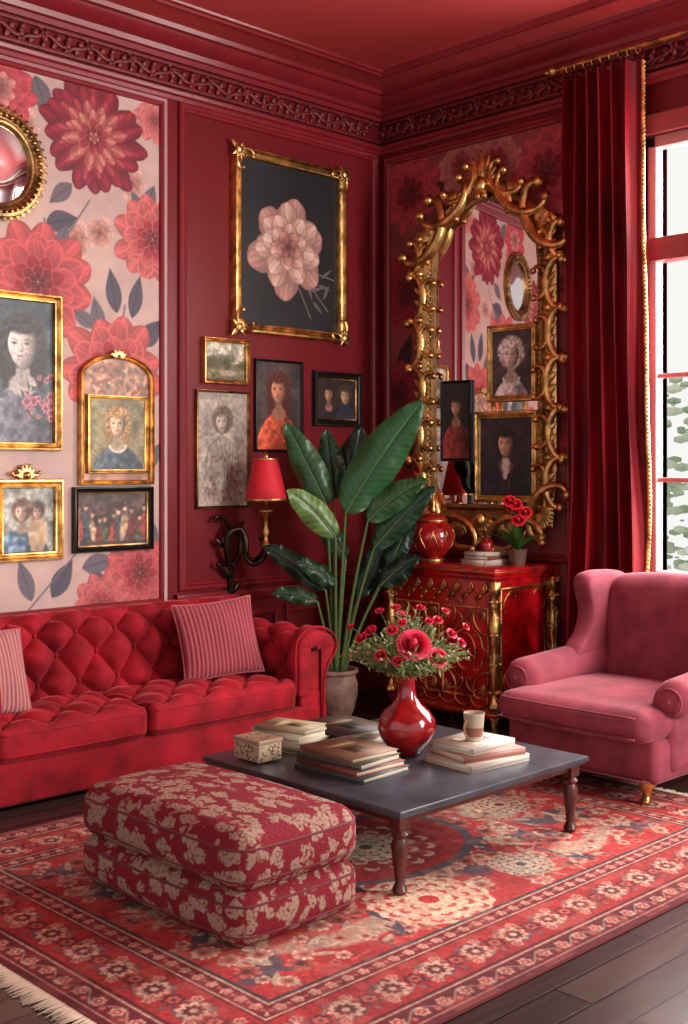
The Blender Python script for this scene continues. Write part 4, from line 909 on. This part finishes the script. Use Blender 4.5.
for i in range(200):
    a=rr.random()*6.28;e=rr.random()**.7;rad=.30*e;h=.19+.15*(1-e*.8)*rr.random()+.35-.10*e
    tip=np.array((vx+rad*math.cos(a),vy+rad*math.sin(a),TT+h-.03));g_=rr.random();c=(100+60*g_,128+44*g_,76+40*g_)
    sprig(b,top-[0,0,.04],tip,.0014,c,4)
    for k in range(11):
        f_=.4+.6*k/10;q=(top-[0,0,.04])*(1-f_)+tip*f_;dd=(rr.uniform(-1,1),rr.uniform(-1,1),rr.uniform(-.2,.9));bleaf(b,q,dd,.018+.024*rr.random(),.009+.007*rr.random(),c)
    if i%3==0: b.ball(tip,.006,6,0,[(220,170,170),(196,60,80),(210,200,150)][i%9//3])
for (l,d,z,r) in [(.02,-.16,.50,.062),(.125,-.12,.44,.040),(-.07,-.12,.56,.022),(-.16,-.05,.55,.024),(.13,-.08,.60,.020),(.06,.0,.645,.018),(-.05,-.03,.65,.018),(-.2,.0,.51,.026),(.19,-.08,.54,.022),(-.12,-.16,.46,.024),(.24,.0,.49,.02),(-.02,.1,.6,.026),(.09,-.12,.60,.016),(-.12,.0,.63,.018),(.17,.0,.63,.016),(0.26,0,.56,.016),(-.25,.0,.56,.016),(-.05,-.2,.44,.02),(-.03,-.18,.60,.016)]:
    c=loc(l,d,z);up=c-top;up=up/np.linalg.norm(up)+np.array([-.4,-.4,.3]);sprig(b,top-[0,0,.04],c,.0022,(90,120,66),4)
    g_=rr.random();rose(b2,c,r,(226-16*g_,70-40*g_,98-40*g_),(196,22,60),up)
b.obj('foliage',M_leaf,vg,sharp=None,clean=False);b2.obj('roses',M_v,vg,sharp=None,clean=False)
def stack(name,x,y,items):
    b=B();z=TT
    for (dx,dy,w,d,h,r,c) in items: book(b,(x+dx,y+dy,z),w,d,h,r,c);z+=h+.0008
    b.obj(name,M_v,clean=False,sharp=None);return z
stack('book_stack',-2.52,-2.12,[(0.10,0,.29,.38,.035,.05,(110,84,62)),(.08,0,.28,.36,.028,-.1,(70,54,46))])
stack('book_stack.001',-2.83,-2.56,[(0,0,.3,.38,.022,.08,(52,60,58)),(0.0,0.01,.29,.36,.022,.0,(120,50,40)),(-.01,0.01,.27,.34,.025,.12,(70,60,50)),(0,0.02,.26,.33,.02,-.04,(124,90,66))])
stack('book_stack.002',-2.74,-2.07,[(0,0,.22,.30,.045,.3,(150,134,112)),(.0,.01,.2,.28,.035,.15,(190,176,150)),(.0,.0,.19,.27,.02,.28,(160,140,108))])
zt=stack('book_stack.003',-2.34,-2.83,[(0,0,.28,.36,.03,1.5,(188,172,158)),(.01,.01,.26,.33,.03,1.35,(160,104,88)),(-.0,.02,.23,.29,.028,1.6,(198,188,174))])
b=B();mx_,my_=-2.36,-2.83
b.lathe([(0,0),(.034,0),(.037,.008),(.043,.08),(.046,.12),(.043,.12),(.039,.08),(.034,.012),(0,.012)],(mx_,my_,zt+.0008),28,col=(176,160,140));
a=np.linspace(-1.4,1.4,12);b.tube(np.stack([mx_-.04-.025*np.cos(a),my_+0*a+.0,zt+.06+.035*np.sin(a)],1),.005,6,col=(150,120,90))
b.lathe([(.0375,.02),(.0395,.024),(.042,.055),(.0425,.06)],(mx_,my_,zt+.0008),28,col=(140,86,66));b.obj('ceramic_mug',M_vg,sharp=50)
BX,BY=-3.0,-2.15
b=B();b.rbox((BX,BY,TT+.05),(.13,.17,.09),r=.008,n=1,col=(180,160,134));b.rbox((BX,BY,TT+.09),(.136,.176,.02),r=.005,n=1,col=(156,132,108))
rr=random.Random(2)
for i in range(30):
    for (P_,ax) in [((BX-.066,BY+rr.uniform(-.07,.07),TT+.015+.06*rr.random()),0),((BX+rr.uniform(-.055,.055),BY-.086,TT+.015+.06*rr.random()),1),((BX+rr.uniform(-.055,.055),BY+rr.uniform(-.075,.075),TT+.1),2)]:
        r=[.006]*3;r[ax]=.002;b.ball(P_,r,6,0,[(120,70,56),(100,80,62),(150,120,84)][i%3])
b.obj('trinket_box',M_vg,sharp=40)

# ------------------------------------------------------------------ wing chair (faces -x)
ag=grp('wing_armchair',(-.9,-2.7,0));yc=-2.70
b=B();b.rbox((-.86,yc,.205),(1.08,.88,.22),r=.04,n=6,bulge=(.015,.01,0));b.obj('base',M_mauve,ag,sharp=None)
b=B();b.rbox((-1.06,yc,.375),(.88,.89,.15),r=.068,n=14,k=5,bulge=(.03,.01,.03));b.obj('seat_cushion',M_mauve,ag,sharp=None)
b=B()
for zz,hx in ((.325,.44),(.425,.44)):
    q=np.array([(-1.06-.44-.022*(1-(k/10)**2),yc+.43*k/10,zz) for k in range(-9,10)]);b.tube(q,.006,6)
b.tube([(-1.405,yc-.41,.11),(-1.41,yc,.11),(-1.405,yc+.41,.11)],.006,6);b.obj('piping',M_mauve,ag,sharp=None)
b=B()
def dback(o,h):
    o=o.copy();zf=(o[...,2]/h[2]+1)/2;o[...,0]+=.10*zf;o[...,1]*=1+.03*zf
    o[...,2]+=.03*np.clip(zf,0,1)*(1-(o[...,1]/h[1])**2);return o
b.rbox((-.53,yc,.67),(.24,.78,.63),r=.09,n=10,k=4,bulge=(.04,0,0),disp=dback);b.obj('back_rest',M_mauve,ag,sharp=None)
for sg in (-1,1):
    ya=yc+sg*.41
    b=B()
    def darm(o,h):
        o=o.copy();f_=np.clip((o[...,0]+h[0])/(2*h[0]),0,1);o[...,2]+=.05*f_;o[...,1]+=sg*.02*(1-f_)*np.clip(o[...,2]/h[2]+.3,0,1);return o
    b.rbox((-.88,ya+sg*.02,.485),(.88,.20,.19),r=.092,n=8,k=6,disp=darm)
    b.rbox((-.86,ya,.30),(.86,.11,.34),r=.05,n=3)
    a=np.linspace(0,2*pi,24,endpoint=False);b.tube(np.stack([np.full(24,-1.305),ya+sg*.04+.066*np.cos(a),.485+.062*np.sin(a)],1),.006,6,closed=True)
    b.ball((-1.318,ya+sg*.04,.487),(.008,.016,.016),8)
    b.obj('arm_'+('left' if sg>0 else 'right'),M_mauve,ag,sharp=None)
    oc=[(-.36,.36),(-.78,.44),(-.92,.52),(-.87,.60),(-.76,.68),(-.71,.80),(-.74,.90),(-.76,.99),(-.69,1.02),(-.52,1.02),(-.36,1.0),(-.29,.9),(-.32,.6)]
    p_=np.array(oc,float)
    for _ in range(3):
        q=[]
        for i in range(len(p_)): a_,c_=p_[i],p_[(i+1)%len(p_)];q+=[a_*.75+c_*.25,a_*.25+c_*.75]
        p_=np.array(q)
    cen=np.array((-.55,.72));b=B();rows=[]
    th_=.055
    for k in np.linspace(0,pi,9):
        ins=1-.09*(1-math.sin(k));off=-th_*math.cos(k);q=cen+(p_-cen)*ins
        fl_=sg*.03*np.clip((-.5-q[:,0])/.4,0,1)*np.clip((q[:,1]-.6)/.3,0,1)
        rows.append(np.stack([q[:,0],ya+off+fl_,q[:,1]],1))
    for e_ in (0,-1):
        r=rows[e_];c3_=r.mean(0);cap=[c3_+(r-c3_)*f_ for f_ in (.0,.6)]
        if e_==0: rows=cap+rows
        else: rows=rows+cap[::-1]
    b.grid(np.array(rows),cc=True);b.obj('wing_'+('left' if sg>0 else 'right'),M_mauve,ag,sharp=None)
b=B()
for x,y in [(-1.36,-3.07),(-1.36,-2.33)]:
    b.tube([(x+.03,y,.13),(x,y,.105),(x-.018,y,.075),(x+.002,y,.04),(x-.018,y,.018),(x-.035,y,.012)],[.048,.045,.032,.018,.022,.014],10)
    b.ball((x-.018,y,.014),(.032,.026,.0139),10)
for x,y in [(-.42,-3.04),(-.42,-2.36)]: b.tube([(x,y,.13),(x+.01,y,.06),(x+.02,y,-.013)],[.03,.024,.018],10)
b.obj('cabriole_feet',M_gold,ag,sharp=None)
ag.location.z+=.015

# ------------------------------------------------------------------ plant
pg=grp('banana_leaf_plant',(-1.1,-.66,0));PX,PY=-1.1,-.66
b=B();b.lathe([(0,0),(.085,0),(.09,.015),(.12,.08),(.14,.17),(.142,.24),(.125,.29),(.13,.305),(.145,.315),(.145,.335),(.125,.335),(.115,.30),(0,.295)],(PX,PY,0),36,mod=lambda t,z:1+.012*np.sin(t*18));b.obj('pot',mat('aged_stoneware_pot',(150,122,106),.5,.1,bump=.3,bscale=40,var=.25,vscale=12),pg)
def pl(l,z,d=0): return np.array((PX,PY,0))+Rv*l+Fv*d+np.array((0,0,z))
b=B()
def bigleaf(l0,z0,l1,z1,wd,col,d0=0,d1=0,bend=.06,face=-.0):
    p0=pl(l0,z0,d0);p1=pl(l1,z1,d1);root=pl(l0*.15,.30,d0*.15)
    ax=p1-p0;Ln=np.linalg.norm(ax);ax=ax/Ln
    mid=(p0+p1)/2+np.array((0,0,bend))*Ln*1.5
    t=np.linspace(0,1,60)[:,None];C_=(1-t)**2*p0+2*t*(1-t)*mid+t*t*p1
    T_=np.gradient(C_,axis=0);T_/=np.linalg.norm(T_,axis=1,keepdims=True)
    fn=-Fv*1.0+Rv*face+np.array((0,0,.45));S_=np.cross(T_,fn);S_/=np.linalg.norm(S_,axis=1,keepdims=True);Nn=np.cross(S_,T_)
    if Nn[0]@Fv>0: Nn=-Nn
    t1=t[:,0];w=wd/2*np.sin(pi*np.clip(t1,0,1)**.72)**.62;w[-1]=0;w[0]=wd*.03
    v=np.linspace(-1,1,33);Wg=w[:,None]*v
    z=.42*np.abs(Wg)-1.6*Wg**2/wd+.003*np.sin(t1*60)[:,None]*np.abs(v)**2+.014*np.sin(t1*17+1)[:,None]*np.abs(v)**2*np.sign(v)
    P=C_[:,None]+S_[:,None]*Wg[...,None]+Nn[:,None]*z[...,None]
    vein=np.sin((t1[:,None]*Ln-np.abs(Wg)*.6)*2*pi/.045)*.5+.5
    c=np.array(col,float)[None,None]*(.84+.2*vein[...,None])
    c=np.where(np.abs(v)[None,:,None]<.06,np.array(col)*1.5+np.array([24,24,14]),c)*(.85+.25*np.abs(v)[None,:,None])
    b.grid(P,0,np.clip(c,0,255).reshape(-1,3))
    tt_=np.linspace(0,1,14)[:,None];m_=(root+p0)/2+Rv*(-l0*.12);st=(1-tt_)**2*root+2*tt_*(1-tt_)*m_+tt_**2*p0
    b.tube(np.vstack([st,C_[2:32]]),np.r_[np.linspace(.014,.0075,14),np.linspace(.0072,.003,30)],7,0,(92,118,66))
k=.00637
def LF(bx,by,tx,ty,w,col,d0=0,d1=0,bend=.06,face=0): bigleaf((bx-340)*k,1.6+(470-by)*k,(tx-340)*k,1.6+(470-ty)*k,w*k,col,d0,d1,bend,face)
G1=(54,98,54);G2=(36,72,46);G3=(116,150,82);G4=(24,52,36)
LF(352,498,366,425,40,G4,.2,.25,0,.1);LF(338,500,330,428,30,G2,.1,.15,.0,-.2);LF(330,590,266,546,24,G4,-.02,.0,.1);LF(322,600,276,592,18,G2,-.1,-.15,.12)
LF(385,585,424,556,24,G4,-.03,-.1,.1);LF(378,548,438,487,28,G2,-.05,-.12,.06,.2);LF(392,570,420,512,22,G4,.02,.05,.0)
LF(372,520,430,480,28,G1,-.1,-.15,.1,.3);LF(331,506,290,422,32,G1,-.02,-.02,.02,-.3);LF(340,536,292,490,28,G3,-.15,-.25,.1,-.2)
LF(350,512,426,402,46,(50,102,56),-.1,-.12,.05,.25);LF(350,560,318,510,22,G2,.05,.1,.05)
LF(362,600,392,530,24,G4,.08,.1,0);LF(340,585,300,560,20,G2,-.05,-.1,.1)
b.obj('leaves',M_leaf,pg,sharp=None,clean=False)
b=B();b.lathe([(0,.296),(.116,.299)],(PX,PY,0),24,col=(40,28,22));b.obj('soil',M_v,pg,clean=False)

# ------------------------------------------------------------------ light + camera
w=bpy.data.worlds.new('World');sc.world=w;w.use_nodes=True;bg=w.node_tree.nodes['Background'];bg.inputs[0].default_value=(1,.985,.965,1);bg.inputs[1].default_value=.95
def area(name,loc,to,sx,sy,e,col=(1,1,1)):
    l=bpy.data.lights.new(name,'AREA');l.shape='RECTANGLE';l.size=sx;l.size_y=sy;l.energy=e;l.color=col
    o=bpy.data.objects.new(name,l);o.location=loc;o.rotation_euler=(Vector(to)-Vector(loc)).to_track_quat('-Z','Y').to_euler();sc.collection.objects.link(o)
area('window_daylight',(.9,-3.2,2.5),(-2.2,-2.4,.9),1.8,2.6,480,(1,.98,.95))
area('added_fill_light',(-.4,-7.0,2.4),(-2.8,-.6,2.1),1.8,2.4,400,(1,.97,.93))  # added soft fill out of view at right; no window opening there
cam=bpy.data.cameras.new('Camera');co=bpy.data.objects.new('Camera',cam);sc.collection.objects.link(co);sc.camera=co
cam.sensor_fit='VERTICAL';cam.sensor_height=36;cam.sensor_width=24;cam.lens=1175/1024*36;cam.shift_y=-42/1024
co.location=(-6.29,-6.06,1.6);co.rotation_euler=Vector((.698,.716,0)).to_track_quat('-Z','Y').to_euler()
cam.clip_end=100
sc.view_settings.view_transform='Standard';sc.view_settings.look='None'
